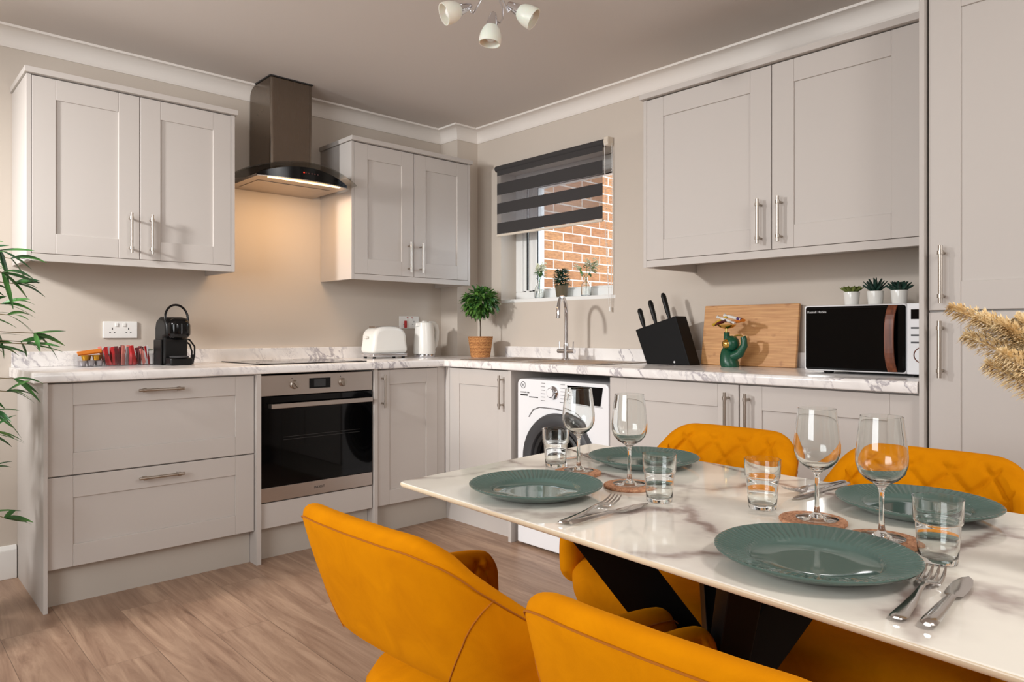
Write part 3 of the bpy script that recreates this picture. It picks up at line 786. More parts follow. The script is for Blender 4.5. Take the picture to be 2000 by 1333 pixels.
def coffee_machine():
    u = thing('coffee_machine', 'small black capsule coffee machine with a looped carry handle', 'coffee machine', (1.118, 3.55, WT1), R(4))
    # body profile (side view y,z) extruded with rounded edges
    def slab(prof, hw, name, m, bev=.012):
        return MB().prism(prof, -hw, hw, 'x').obj(name, m, u, bevel=bev, seg=4, smooth=30)
    slab([(.085, 0), (.085, .175), (.07, .212), (.03, .228), (-.03, .220), (-.055, .19), (-.055, .135), (-.022, .128), (-.022, 0)], .058, 'body', 'blackplastic', .014)
    h = MB().box(-.049, .049, -.090, -.02, .118, .222).obj('brew_head', 'blackgloss', u, bevel=.042, seg=6, smooth=60)
    q = MB().box(-.003, .003, -.0925, -.086, .145, .195).obj('painted_head_highlight', 'rubber', h, bevel=.003)  # lighter grey strip painted in as a highlight on the black head
    MB().box(-.052, .052, -.092, -.02, 0, .036).obj('drip_tray', 'blackplastic', u, bevel=.01, seg=3)
    MB().lathe([(.0001, 0), (.041, 0), (.043, .006), (.0001, .006)], 28).obj('drip_grid', 'rubber', u, loc=(0, -.06, .037))
    MB().box(-.066, -.0585, -.015, .075, .0, .12).obj('water_tank_edge', 'blackplastic', u, bevel=.004)
    pts = [(-.052, -.04, .175)]
    for i in range(13):
        a = pi - pi * i / 12; pts.append((.052 * cos(a) + .0, -.030 + .01 * sin(a), .222 + .062 * sin(a)))
    pts.append((.052, -.04, .175))
    MB().tube(pts, .0052, 10, flat=1.0).obj('carry_handle', 'blackgloss', u, smooth=True)
    c = MB(); c.tube([(.055, .04, .125), (.085, .03, .118), (.105, .02, .085), (.100, .01, .04), (.085, 0, .012)], .004, 8)
    c.tube([(.055, .03, .12), (.082, .02, .095), (.088, .01, .06), (.080, .0, .02)], .004, 8); c.cyl((.083, 0, .003), (.094, .008, .045), .008, 10)
    c.obj('power_cable', 'blackplastic', u, smooth=True)
coffee_machine()

def toaster():
    u = thing('toaster', 'white two-slot toaster on a chrome base between hob and kettle', 'toaster', (2.322, 3.605, WT1))
    hw, hd, H = .123, .072, .188
    pts = []
    n = 14
    for i in range(n + 1):
        a = pi * i / n; c_, s_ = cos(a), sin(a)
        pts.append((-hw * .93 * (abs(c_) ** .62) * (1 if c_ > 0 else -1), .105 + (H - .105) * (abs(s_) ** .75)))
    pts = [(-hw, .030)] + [(-hw * .995, .06)] + pts + [(hw * .995, .06), (hw, .030)]
    MB().prism(pts, -hd, hd, 'y').obj('shell', 'porcelain', u, bevel=.022, seg=5, smooth=40)
    MB().box(-hw + .004, hw - .004, -hd + .002, hd - .002, .010, .031).obj('chrome_base', 'chrome', u, bevel=.006, seg=3)
    MB().box(-.085, .085, -.034, .034, H - .010, H + .0015).obj('slot_plate', 'steel_h', u, bevel=.002)
    b = MB(); b.box(-.07, .07, -.024, -.008, H + .001, H + .0022); b.box(-.07, .07, .008, .024, H + .001, H + .0022); b.obj('slots', 'dark', u)
    lv = MB(); lv.box(-hw - .012, -hw + .004, -.016, .016, .118, .132); lv.obj('lever', 'porcelain', u, bevel=.004)
    b = MB()
    for x in (-.1, .1):
        for y in (-.05, .05): MB().cyl((x, y, 0), (x, y, .011), .010, 10).obj('foot', 'blackplastic', u)
toaster()

def kettle():
    u = thing('kettle', 'tall white electric kettle beside the toaster', 'kettle', (2.600, 3.585, WT1), R(8))
    MB().lathe([(.0001, 0), (.064, 0), (.067, .006), (.066, .016), (.0001, .018)], 40).obj('power_base', 'chrome', u, smooth=True)
    pr = [(.0001, .019), (.066, .019), (.069, .03), (.067, .08), (.061, .15), (.056, .195), (.053, .212), (.045, .218), (.0001, .220)]
    b = MB().lathe(pr, 44); bd = b.obj('jug', 'porcelain', u, smooth=True)
    MB().prism([(-.050, .020), (-.050, -.020), (-.075, 0)], .188, .213, 'z').obj('spout', 'porcelain', u, bevel=.006, seg=3)
    MB().tube([(.045, 0, .206), (.078, 0, .208), (.101, 0, .192), (.110, 0, .16), (.108, 0, .11), (.098, 0, .072), (.080, 0, .055), (.058, 0, .052)], [.012, .013, .013, .012, .0115, .011, .011, .010], 14, flat=1.35).obj('handle', 'porcelain', u, smooth=True)
    MB().tube([(.069, 0, .07), (.063, 0, .17)], .007, 8, flat=1.2).obj('water_gauge', 'rubber', u, smooth=True)
    MB().box(-.012, .012, -.012, .012, .217, .224).obj('lid_button', 'porcelain', u, bevel=.003)
    MB().box(.058, .092, -.008, .008, .030, .035).obj('switch_lever', 'porcelain', u, bevel=.002)
kettle()

# ---------------------------------------------------------------- topiary in basket
def topiary():
    u = thing('topiary_plant', 'small ball topiary in a woven seagrass pot in the worktop corner', 'plant', (2.840, 3.330, WT1))
    pr = [(.0001, 0), (.058, 0), (.062, .01), (.070, .07), (.076, .118), (.077, .128), (.072, .129), (.070, .115), (.0001, .112)]
    b = MB(); n = 48; m = len(pr); v = []; f = []
    prof = [(.058 + .019 * (i / 20) , .128 * i / 20) for i in range(21)]
    v = []
    for i in range(96):
        a = 2 * pi * i / 96
        for j, (r, z) in enumerate(prof):
            rr = r + .0022 * sin(i * pi / 3 + (pi if (j // 1) % 2 else 0)); v.append((rr * cos(a), rr * sin(a), z))
    for i in range(96):
        for j in range(20): f.append((i * 21 + j, ((i + 1) % 96) * 21 + j, ((i + 1) % 96) * 21 + j + 1, i * 21 + j + 1))
    b.add(v, f); b.lathe([(.0001, 0.0005), (.057, .0005), (.05, .001)], 32); b.obj('woven_pot', 'wicker', u, smooth=60)
    MB().lathe([(.0001, .116), (.073, .114), (.0001, .112)], 24).obj('soil', 'soil', u)
    MB().tube([(0, 0, .11), (.004, .003, .18), (-.003, 0, .25), (0, 0, .32)], .0042, 8).obj('trunk', 'bark', u, smooth=True)
    r_ = random.Random(5); b = MB()
    for i in range(620):
        z = r_.uniform(-1, 1); a = r_.uniform(0, 2 * pi); q = math.sqrt(1 - z * z); d = Vector((q * cos(a), q * sin(a), z * .86))
        rad = r_.uniform(.045, .098); p = Vector((0, 0, .345)) + d * rad
        dd = (d + Vector((r_.uniform(-.8, .8), r_.uniform(-.8, .8), r_.uniform(-.9, .4)))).normalized()
        b.leaf(p, dd, (r_.uniform(-.4, .4), r_.uniform(-.4, .4), 1), r_.uniform(.032, .052), r_.uniform(.018, .027), .25, nseg=3)
    b.obj('foliage', 'leaf', u)
topiary()

# ---------------------------------------------------------------- window sill pieces
def sill_things():
    zs = WZ0 + .0105
    r_ = random.Random(11)
    def bottle(y, label, hf, seed, spread):
        rr = random.Random(seed)
        u = thing('bud_vase', label, 'vase', (XB + .065, y, zs))
        o_ = [(.0001, 0), (.027, 0), (.030, .004), (.030, .055), (.026, .070), (.012, .088), (.010, .108), (.0125, .112)]
        i_ = [(.0105, .112), (.008, .106), (.0100, .089), (.024, .069), (.0275, .055), (.0275, .008), (.0001, .006)]
        MB().lathe(o_ + i_, 28).obj('glass_bottle', 'glass', u, smooth=60)
        st = MB(); fl = MB(); lf = MB()
        for k in range(4):
            a = rr.uniform(0, 2 * pi); tip = Vector((spread * .5 * cos(a), spread * sin(a), hf * rr.uniform(.75, 1)))
            pts = [(0, 0, .01), (0.002 * cos(a), .004 * sin(a), .11), tuple(tip * .8 + Vector((0, 0, .03))), tuple(tip)]
            st.tube(pts, .0012, 5)
            for j in range(22):
                t = rr.uniform(.6, 1.05); p = Vector((0, 0, .11)) * (1 - t) + tip * t
                p += Vector((rr.uniform(-.012, .012), rr.uniform(-.016, .016), rr.uniform(-.012, .012)))
                for e in range(4): fl.leaf(p, (rr.uniform(-1, 1), rr.uniform(-1, 1), rr.uniform(-.2, 1)), (0, 0, 1), .014, .010, .1, nseg=2)
            for j in range(5):
                t = rr.uniform(.25, .8); p = Vector((0, 0, .11)) * (1 - t) + tip * t
                lf.leaf(p, (rr.uniform(-1, 1), rr.uniform(-1, 1), rr.uniform(-.3, .5)), (0, 0, 1), .038, .020, .2, nseg=3)
        st.obj('stems', 'leaf', u); fl.obj('blossom', 'petal', u); lf.obj('leaves', 'leaf', u)
    bottle(3.080, 'glass bottle vase of white blossom at the left end of the window sill', .215, 1, .035)
    bottle(2.700, 'glass bottle vase of white blossom right of the olive pot', .235, 4, .075)
    u = thing('potted_herb', 'bushy green plant in a dark olive pot behind the tap', 'plant', (XB + .065, 2.893, zs))
    MB().lathe([(.0001, 0), (.029, 0), (.033, .01), (.039, .066), (.040, .072), (.036, .072), (.034, .06), (.0001, .058)], 30).obj('pot', 'terracotta', u, smooth=40)
    b = MB()
    for i in range(330):
        a = r_.uniform(0, 2 * pi); z = r_.uniform(0, 1); rad = .042 * math.sqrt(r_.uniform(.1, 1)) * (1 - .25 * z)
        b.leaf((rad * cos(a), rad * sin(a), .068 + z * .10), (cos(a), sin(a), r_.uniform(-.3, 1)), (0, 0, 1), .022, .017, .25, nseg=2)
    b.obj('foliage', 'leaf_dark', u)
sill_things()

# ---------------------------------------------------------------- knife block, board, figurine, microwave
def knife_block():
    u = thing('knife_block', 'black slanted knife block on the worktop left of the bamboo board', 'knife block', (2.885, 2.080, WT1))
    # local x = depth, local y = along wall ; outline in (y,z)
    out = [(.0, 0), (-.245, 0), (-.166, .232), (.068, .166)]
    bl = MB().prism(out, -.045, .045, 'x').obj('block', 'knifeblock', u, bevel=.004)
    MB().lathe([(.0001, 0), (.005, 0), (.005, .0006), (.0001, .0008)], 18).xf(Matrix.Translation((-.0452, -.160, .014)) @ Matrix.Rotation(-pi / 2, 4, 'Y')).obj('badge', 'label_light', u)
    up = Vector((0, .32, 1)).normalized()
    for i, (y0, z0, ln, label) in enumerate(((.045, .166, .105, 'shortest black-handled knife, left in the knife block'), (-.025, .186, .125, 'middle black-handled knife in the knife block'), (-.105, .205, .140, 'longest black-handled knife, right in the knife block'))):
        k = thing('kitchen_knife', label, 'knife', (2.885, 2.080 + y0, WT1 + z0 + .006), group='knives in the block')
        pts = [(0, up.y * ln * t, up.z * ln * t) for t in (0, .12, .3, .6, .9, 1)]
        MB().tube(pts, [.007, .0075, .0105, .0115, .012, .007], 12, flat=1.2).obj('handle', 'blackplastic', k, smooth=True)
        MB().box(-.001, .001, -.008, .008, -.045, .004).obj('blade', 'cutlery', k, rot=(-R(18), 0, 0))
knife_block()
b = MB().box(-.009, .009, -.232, .232, 0, .282); bo = b.obj('chopping_board', 'bamboo', loc=(2.972, 1.624, WT1 + .0005), rot=(0, R(8), 0), bevel=.003)
tag(bo, 'bamboo chopping board leaning on the wall left of the microwave', 'chopping board')

def figurine():
    u = thing('figurine', 'green ceramic figurine with gold visor holding up a gold dish', 'figurine', (2.855, 1.638, WT1))
    # local y+ = picture left
    body = MB(); prof = [(.0001, 0), (.038, 0), (.041, .006), (.040, .025), (.034, .05), (.027, .068), (.020, .080), (.0001, .088)]
    body.lathe(prof, 32); body.v = [(x, y + z * .22, z) for x, y, z in body.v]
    body.tube([(0, -.008, .045), (0, -.045, .062), (0, -.068, .098), (0, -.066, .125), (0, -.062, .134)], [.024, .020, .0155, .0135, .0125], 16)
    body.tube([(.006, .022, .07), (.016, .026, .10), (.006, .0205, .155)], [.020, .0145, .0125], 16)
    bb = body.obj('body', 'green_ceramic', u, smooth=True)
    hd = MB().ball((.0, -.006, .105), .0345, 24).obj('head', 'green_ceramic', u, smooth=True)
    v = MB().ball((0, 0, 0), .0215, 20, sz=1).xf(Matrix.Translation((-.0215, .004, .103))); v.obj('visor', 'gold', hd, smooth=True)
    MB().tube([(0, -.060, .133), (0, -.052, .141), (0, -.036, .142), (0, -.022, .138)], .0042, 8).obj('hand', 'gold', u, smooth=True)
    MB().tube([(0, .0205, .155), (0, .020, .172)], .0045, 8).obj('hand', 'gold', u, smooth=True)
    MB().lathe([(.0001, .170), (.012, .170), (.030, .176), (.040, .186), (.041, .189), (.038, .188), (.028, .179), (.0001, .174)], 30, 0, .018, 0).obj('dish', 'gold', u, smooth=True)
    specs = [('sachet_purple', 'purple-ended wrapped sweet lying highest on the gold dish', (.0, -.012, .221), (.25, .0, .1), .04),
             ('sachet_yellow', 'yellow wrapped sweet at the left of the gold dish', (-.012, .045, .205), (-.55, .1, .3), .036),
             ('paper_orange', 'orange wrapped sweet at the right of the gold dish', (.012, -.030, .203), (-.12, 0, -.4), .036),
             ('paper_white', 'white wrapped sweet in the middle of the gold dish', (-.010, .015, .209), (.35, 0, .2), .042),
             ('sachet_dark', 'dark maroon wrapped sweet at the front left of the gold dish', (-.018, .040, .197), (-.25, 0, -.2), .032)]
    for mm, lb, lo, ro, ln in specs:
        k = thing('wrapped_sweet', lb, 'sweet', (2.855 + lo[0], 1.638 + lo[1], WT1 + lo[2])); k.rotation_euler = ro
        q = MB(); q.tube([(0, -ln, 0), (0, -ln * .6, 0), (0, -ln * .5, 0), (0, ln * .5, 0), (0, ln * .6, 0), (0, ln, 0)], [.014, .006, .012, .012, .006, .014], 10, flat=.55)
        if mm == 'sachet_purple': q.obj('wrapper', 'paper_white', k, smooth=True); MB().tube([(0, -ln * 1.05, 0), (0, -ln * .5, 0)], [.0125, .0098], 10, flat=.6).obj('wrapper_end', mm, k, smooth=True)
        else: q.obj('wrapper', mm, k, smooth=True)
figurine()

def microwave():
    u = thing('microwave', 'white microwave with black mirrored door beside the tall cabinet', 'microwave', (2.665, 1.214, WT1), RB)
    W, D, H, zf = .450, .345, .246, .010
    MB().box(0, W, .012, D, zf, zf + H).obj('body', 'appliance', u, bevel=.006, seg=3)
    MB().box(.004, .356, -.010, .012, zf + .004, zf + H - .004).obj('door', 'blackglass', u, bevel=.009, seg=3)
    MB().box(-.001, .3575, -.0065, .0115, zf + .0005, zf + H - .0005).obj('door_frame', 'appliance', u, bevel=.008, seg=3)
    hh = MB(); n = 14; v = []; f = []
    for i in range(n + 1):
        t = i / n; z = zf + .006 + (H - .012) * t; o_ = -.006 * (1 - (2 * t - 1) ** 2); yo = -.013 - .022 * (1 - (2 * t - 1) ** 4)
        for (x, y) in ((.300 + o_, yo + .006), (.300 + o_, yo), (.331 + o_, yo), (.331 + o_, yo + .008)): v.append((x, y, z))
    for i in range(n):
        for q in range(4): f.append((i * 4 + q, i * 4 + (q + 1) % 4, (i + 1) * 4 + (q + 1) % 4, (i + 1) * 4 + q))
    f += [(0, 1, 2, 3), (n * 4 + 3, n * 4 + 2, n * 4 + 1, n * 4)]
    hh.add(v, f).obj('handle', 'walnut', u, bevel=.002)
    cp = MB().box(.3585, W, -.006, .0115, zf + .0005, zf + H - .0005).obj('control_panel', 'appliance', u, bevel=.003)
    MB().box(.372, .437, -.0068, -.0058, zf + .190, zf + .224).obj('display', 'blackglass', cp)
    for i in range(3): MB().box(.372, .437, -.0075, -.0058, zf + .157 - i * .025, zf + .163 - i * .025).obj('button', 'rubber', cp, bevel=.0008)
    k = MB().lathe([(.0001, 0), (.026, 0), (.026, .001), (.0275, .001), (.0275, -.001)], 36); k = MB().lathe([(.0255, 0), (.0262, .003), (.0285, .003), (.029, 0)], 40, closed=True).xf(Matrix.Translation((.409, -.006, zf + .067)) @ Matrix.Rotation(pi / 2, 4, 'X'))
    k.obj('dial_ring', 'walnut', cp)
    MB().lathe([(.0001, .004), (.0245, .003), (.0255, 0)], 36).xf(Matrix.Translation((.409, -.006, zf + .067)) @ Matrix.Rotation(pi / 2, 4, 'X')).obj('dial', 'appliance', cp, smooth=True)
    text('Russell Hobbs', .0125, 'label_light', u, (.014, -.0106, zf + .217), (pi / 2, 0, 0))
    b = MB()
    for x in (.07, W - .07):
        for y in (.05, D - .05): MB().lathe([(.016, 0), (.018, .005), (.020, .0105)], 14, x, y, 0).obj('foot', 'blackplastic', u)
    top = WT1 + zf + H
    def pot(y, label):
        t = thing('succulent', label, 'plant', (2.800, y, top + .0002), group=None)
        MB().lathe([(.0001, 0), (.0235, 0), (.0245, .002), (.029, .051), (.0285, .053), (.026, .053), (.0255, .046), (.0001, .045)], 32).obj('pot', 'porcelain', t, smooth=40)
        return t
    def rosette(t, m, layers, sc_=1):
        b = MB()
        for (n, el, ln, wd, bend, off) in layers:
            for i in range(n):
                a = 2 * pi * (i + off) / n; d = (cos(a) * cos(el), sin(a) * cos(el), sin(el))
                b.leaf((.004 * cos(a), .004 * sin(a), .047), d, (0, 0, 1), ln * sc_, wd * sc_, bend, nseg=4, fold=.35)
        o = b.obj('leaves', m, t); s_ = o.modifiers.new('thick', 'SOLIDIFY'); s_.thickness = .0022
    rosette(pot(1.094, 'olive green succulent in a white pot, leftmost on the microwave'), 'leaf_olive', [(10, .35, .040, .014, -.25, 0), (9, .75, .036, .014, -.1, .5), (7, 1.1, .030, .012, 0, .2), (4, 1.4, .024, .010, 0, 0)])
    rosette(pot(1.008, 'spiky dark aloe in a white pot, middle of the three on the microwave'), 'succ_dark', [(8, .55, .048, .010, -.10, 0), (8, .85, .054, .011, -.05, .5), (6, 1.2, .056, .011, 0, .2), (3, 1.5, .056, .010, 0, 0)])
    rosette(pot(.925, 'dark blue-green rosette succulent in a white pot, rightmost on the microwave'), 'succ_dark', [(11, .25, .044, .015, -.3, 0), (10, .6, .044, .016, -.2, .5), (8, .95, .042, .015, -.1, .2), (6, 1.25, .040, .013, 0, 0), (3, 1.5, .036, .010, 0, 0)])
microwave()

# ---------------------------------------------------------------- ceiling spotlight
def spots():
    cx, cy = 1.655, 1.875
    u = thing('ceiling_light', 'chrome three-arm ceiling light with frosted glass bell shades', 'ceiling light', (cx, cy, ZC))
    MB().lathe([(.0001, 0), (.055, 0), (.055, -.012), (.045, -.022), (.0001, -.026)], 36).obj('ceiling_plate', 'chrome', u, smooth=True)
    MB().cyl((0, 0, -.02), (0, 0, -.10), .008, 14).obj('stem', 'chrome', u, smooth=True)
    F = Vector((cos(.8201), sin(.8201), 0)); Rr = Vector((sin(.8201), -cos(.8201), 0)); Z = Vector((0, 0, 1))
    # holder start (near stem side) and pointing direction per head
    heads = [(Rr * -.075 + F * .01 + Z * -.168, (Rr * -.85 - Z * .42 - F * .35)), (Rr * .055 - F * .0 + Z * -.165, (Rr * .80 - Z * .55 - F * .15)), (Rr * .004 - F * .02 + Z * -.205, (Rr * -.12 - Z * 1.0 - F * .05))]
    for i, (p, d) in enumerate(heads):
        d = d.normalized(); q = d.to_track_quat('Z', 'Y').to_matrix().to_4x4(); m = Matrix.Translation(p) @ q
        st = Vector((0, 0, -.095)); side = [Rr * -.03 - Z * .07, Rr * .03 - Z * .07, Rr * .045 - Z * .10][i]
        arm = MB().tube([tuple(st), tuple(st * .5 + p * .2 + side), tuple(p * .75 + side * .55 + Z * -.05), tuple(p + d * .008)], .0045, 10)
        a_ = arm.obj('arm', 'chrome', u, smooth=True, sub=1)
        h = MB().lathe([(.0001, 0), (.008, 0), (.012, .006), (.023, .052), (.024, .058), (.0001, .058)], 24).xf(m).obj('lamp_holder', 'chrome', u, smooth=True)
        sh = [(.020, .046), (.030, .060), (.037, .080), (.039, .098), (.038, .112), (.035, .112), (.0355, .098), (.034, .081), (.027, .062), (.017, .048)]
        g = MB().lathe(sh, 32, closed=True).xf(m).obj('glass_shade', 'frosted', h, smooth=True)
        MB().ball((0, 0, .082), .022, 16).xf(m).obj('bulb', 'porcelain', h, smooth=True)
spots()

# ---------------------------------------------------------------- dining table
TZ = .750
def table():
    u = thing('dining_table', 'rectangular white marble dining table on a black crossed steel base', 'table', (1.19, .70, 0))
    near = lambda y: .8105 + .052 * y; far = lambda y: 1.537 + .050 * y
    ye = .075
    cor = [(near(ye), ye), (far(ye), ye), (1.606, 1.372), (.880, 1.313)]
    # rounded corners
    pts = []
    for i, c in enumerate(cor):
        p, n = Vector(cor[i - 1]), Vector(cor[(i + 1) % 4]); c = Vector(c); r = .016
        a = c + (p - c).normalized() * r; e = c + (n - c).normalized() * r
        for k in range(5):
            t = k / 4; pts.append(((1 - t) ** 2 * a + 2 * t * (1 - t) * c + t * t * e)[:])
    pts = [(x - 1.19, y - .70) for x, y in pts]
    def ring(off, z):
        c0 = Vector((0, 0)); out = []
        for x, y in pts:
            l = math.hypot(x, y); sx = (abs(x) - off) / max(abs(x), 1e-6); sy = (abs(y) - off) / max(abs(y), 1e-6)
            out.append((x * sx, y * sy, z))
        return out
    lv = [ring(.0035, TZ), ring(.0012, TZ - .0012), ring(0, TZ - .005), ring(.0015, TZ - .0095), ring(.006, TZ - .012)]
    n = len(pts); b = MB(); v = [p for r in lv for p in r]; f = [tuple(range(n)), tuple(range((len(lv) - 1) * n, len(lv) * n))[::-1]]; 
    for k in range(len(lv) - 1):
        for i in range(n): f.append((k * n + i, k * n + (i + 1) % n, (k + 1) * n + (i + 1) % n, (k + 1) * n + i))
    b.add(v, f); tp = b.obj('tabletop', ['table', 'tableedge'], u)
    for poly in tp.data.polygons:
        if abs(poly.normal.z) < .5: poly.material_index = 1
    tp.data.polygons.foreach_set('use_smooth', [abs(p_.normal.z) < .99 for p_ in tp.data.polygons])
    MB().box(-.24, .24, -.30, .30, TZ - .026, TZ - .0125).obj('subframe', 'blacksteel', u, bevel=.002)
    # star base: flat bars from under the top down through a central hub to the floor
    hub = Vector((0, 0, .405))
    def bar(p0, p1, wd, th, name='leg'):
        # flat bar whose ends are cut level: a sheared box between two horizontal sections
        p0, p1 = Vector(p0), Vector(p1); d = Vector((p1.x - p0.x, p1.y - p0.y, 0)).normalized(); s_ = Vector((-d.y, d.x, 0)); v = []
        for p in (p0, p1):
            for a_, b_ in ((-1, -1), (1, -1), (1, 1), (-1, 1)): v.append(p + d * wd / 2 * a_ + s_ * th / 2 * b_)
        q = MB().add(v, [(0, 1, 2, 3), (7, 6, 5, 4), (0, 4, 5, 1), (1, 5, 6, 2), (2, 6, 7, 3), (3, 7, 4, 0)]); return q.obj(name, 'blacksteel', u, bevel=.002)
    for sx in (-1, 1):
        for sy in (-1, 1):
            bar((sx * .195, sy * .150, TZ - .0265), hub, .115, .050)
            bar(hub, (sx * .250, sy * .235, .012), .100, .050)
            MB().box(sx * .250 - .03, sx * .250 + .03, sy * .235 - .03, sy * .235 + .03, 0, .012).obj('foot', 'blackplastic', u)
    MB().box(hub.x - .04, hub.x + .04, hub.y - .04, hub.y + .04, hub.z - .07, hub.z + .07).obj('hub', 'blacksteel', u, bevel=.004)
    return u
table()

# ---------------------------------------------------------------- chairs
def catmull(P, n):
    out = []
    for i in range(len(P) - 1):
        p0 = P[max(i - 1, 0)]; p1 = P[i]; p2 = P[i + 1]; p3 = P[min(i + 2, len(P) - 1)]
        for k in range(n):
            t = k / n
            out.append(tuple(.5 * ((2 * b_) + (-a_ + c_) * t + (2 * a_ - 5 * b_ + 4 * c_ - d_) * t * t + (-a_ + 3 * b_ - 3 * c_ + d_) * t ** 3) for a_, b_, c_, d_ in zip(p0, p1, p2, p3)))
    out.append(tuple(P[-1])); return out
def make_chair(label):
    u = thing('dining_chair', label, 'chair', (0, 0, 0), group='mustard velvet dining chairs around the table')
    # half path: x, y, ztop, zbot
    H = [(-.205, 0, .800, .560), (-.203, .08, .800, .560), (-.194, .140, .796, .555), (-.172, .180, .770, .535), (-.138, .203, .708, .495), (-.100, .214, .660, .460), (-.03, .223, .628, .430), (.05, .227, .614, .412), (.12, .228, .604, .405), (.165, .227, .590, .41), (.188, .226, .555, .43)]
    half = catmull(H, 12); full = [(x, -y, a, b_) for x, y, a, b_ in half[::-1]][:-1] + half
    nst = len(full); v = []; f = []
    # cross-section: (side -1 inner .. +1 outer, height fraction)
    sec = [(-1, .10 + .80 * q / 35) for q in range(36)]
    sec += [(-cos(pi * q / 10), .90 + .10 * sin(pi * q / 10)) for q in range(1, 10)]
    sec += [(1, .90 - .80 * q / 11) for q in range(12)]
    sec += [(cos(pi * q / 10), .10 - .10 * sin(pi * q / 10)) for q in range(1, 10)]
    NP = len(sec)
    S_ = [0]
    for i in range(1, nst): S_.append(S_[-1] + math.hypot(full[i][0] - full[i - 1][0], full[i][1] - full[i - 1][1]))
    mid = S_[nst // 2]
    for i, (x, y, zt, zb) in enumerate(full):
        a = full[max(i - 1, 0)]; c = full[min(i + 1, nst - 1)]
        t = Vector((c[0] - a[0], c[1] - a[1])); t = t.normalized() if t.length > 1e-6 else Vector((0, 1))
        nrm = Vector((t.y, -t.x))
        if nrm.dot(Vector((x - .05, y))) < 0: nrm = -nrm
        dd = min(S_[i], S_[-1] - S_[i]); ed = min(1, dd / .03); th = .029 * math.sqrt(max(.03, 1 - (1 - ed) ** 2))
        leanw = max(0, min(1, (-x - .02) / .14)); hh = (zt - zb) * (.82 + .18 * ed); zc = (zt + zb) / 2
        for sd, hf in sec:
            zz = zc + hh * (hf - .5); taper = 1 - .25 * hf; off = sd * th * taper
            if sd == -1 and dd > .05:
                s1 = S_[i] - mid; q1 = ((s1 + (zz - .8)) / .088) % 1; q2 = ((s1 - (zz - .8)) / .088) % 1
                g = max(math.exp(-((min(q1, 1 - q1)) / .085) ** 2), math.exp(-((min(q2, 1 - q2)) / .085) ** 2))
                off += .0100 * g - .005
            elif sd == 1: off += .006 * sin(pi * hf)
            lean = (zz - .5) * .40 * leanw; fl = 1 + .08 * (zz - .55)
            v.append((x + nrm.x * off - lean, (y + nrm.y * off) * fl, zz))
    for i in range(nst - 1):
        for j in range(NP): f.append((i * NP + j, i * NP + (j + 1) % NP, (i + 1) * NP + (j + 1) % NP, (i + 1) * NP + j))
    f += [tuple(range(NP)), tuple(range((nst - 1) * NP, nst * NP))]
    sh = MB().add(v, f).obj('backrest', 'velvet', u, smooth=80)
    # seam piping along the upper outside edge and where the arms join
    def outpt(fi, hf, extra=.0004):
        i = int(fi); u_ = fi - i; A = full[i]; B = full[min(i + 1, nst - 1)]
        x, y, zt, zb = [p * (1 - u_) + q * u_ for p, q in zip(A, B)]
        a = full[max(i - 2, 0)]; c = full[min(i + 3, nst - 1)]
        t = Vector((c[0] - a[0], c[1] - a[1])).normalized(); nrm = Vector((t.y, -t.x))
        if nrm.dot(Vector((x - .05, y))) < 0: nrm = -nrm
        zz = (zt + zb) / 2 + (zt - zb) * (hf - .5); leanw = max(0, min(1, (-x - .02) / .14))
        off = .029 * (1 - .25 * hf) + .006 * sin(pi * hf) + extra
        return (x + nrm.x * off - (zz - .5) * .40 * leanw, (y + nrm.y * off) * (1 + .08 * (zz - .55)), zz)
    MB().tube([outpt(i, .915) for i in range(10, nst - 10)], .0013, 6).obj('top_seam', 'piping', sh, smooth=True)
    for s_ in (-1, 1):
        MB().tube([outpt(nst // 2 + s_ * (44 - 22 * q / 12), .93 - .86 * q / 12) for q in range(13)], .0011, 6).obj('arm_seam', 'piping', sh, smooth=True)
    # seat: deep upholstered tub
    b = MB(); nn = 40; rings = []
    for (z, sx, sy, ox) in ((.335, .185, .18, .0), (.338, .200, .195, .0), (.36, .215, .212, .0), (.40, .222, .220, .01), (.43, .226, .222, .012), (.448, .226, .222, .012), (.462, .218, .214, .012), (.472, .20, .21, .004), (.477, .12, .13, .0)):
        rings.append([(ox + sx * (abs(cos(a)) ** .5) * (1 if cos(a) > 0 else -1), sy * (abs(sin(a)) ** .5) * (1 if sin(a) > 0 else -1), z) for a in [2 * pi * i / nn for i in range(nn)]])
    v = [p for r in rings for p in r]; f = [tuple(range(nn))[::-1], tuple(range((len(rings) - 1) * nn, len(rings) * nn))]
    for k in range(len(rings) - 1):
        for i in range(nn): f.append((k * nn + i, k * nn + (i + 1) % nn, (k + 1) * nn + (i + 1) % nn, (k + 1) * nn + i))
    b.add(v, f).obj('seat', 'velvet', u, smooth=80)
    MB().box(-.16, .16, -.17, .17, .318, .336).obj('seat_frame', 'blacksteel', u)
    for sx in (-1, 1):
        for sy in (-1, 1):
            p0 = Vector((sx * .150, sy * .160, .322)); p1 = Vector((sx * .215, sy * .215, 0))
            v = []
            for p, h in ((p0, .014), (p1, .011)): v += [p + Vector((a_ * h, b_ * h, 0)) for a_, b_ in ((-1, -1), (1, -1), (1, 1), (-1, 1))]
            MB().add(v, [(3, 2, 1, 0), (4, 5, 6, 7), (0, 1, 5, 4), (1, 2, 6, 5), (2, 3, 7, 6), (3, 0, 4, 7)]).obj('leg', 'blacksteel', u, bevel=.002)
    return u
ch1 = make_chair('mustard velvet chair seen from behind, nearest the oven, at the near side of the table')
ch1.location = (.876, .952, 0); ch1.rotation_euler = (0, 0, R(2))
dup(ch1, (.872, .405, 0), R(2), 'mustard velvet chair seen from behind at the bottom centre of the photo')
dup(ch1, (1.585, 1.066, 0), R(183), 'mustard velvet chair on the far side, left one, its quilted back above the table')
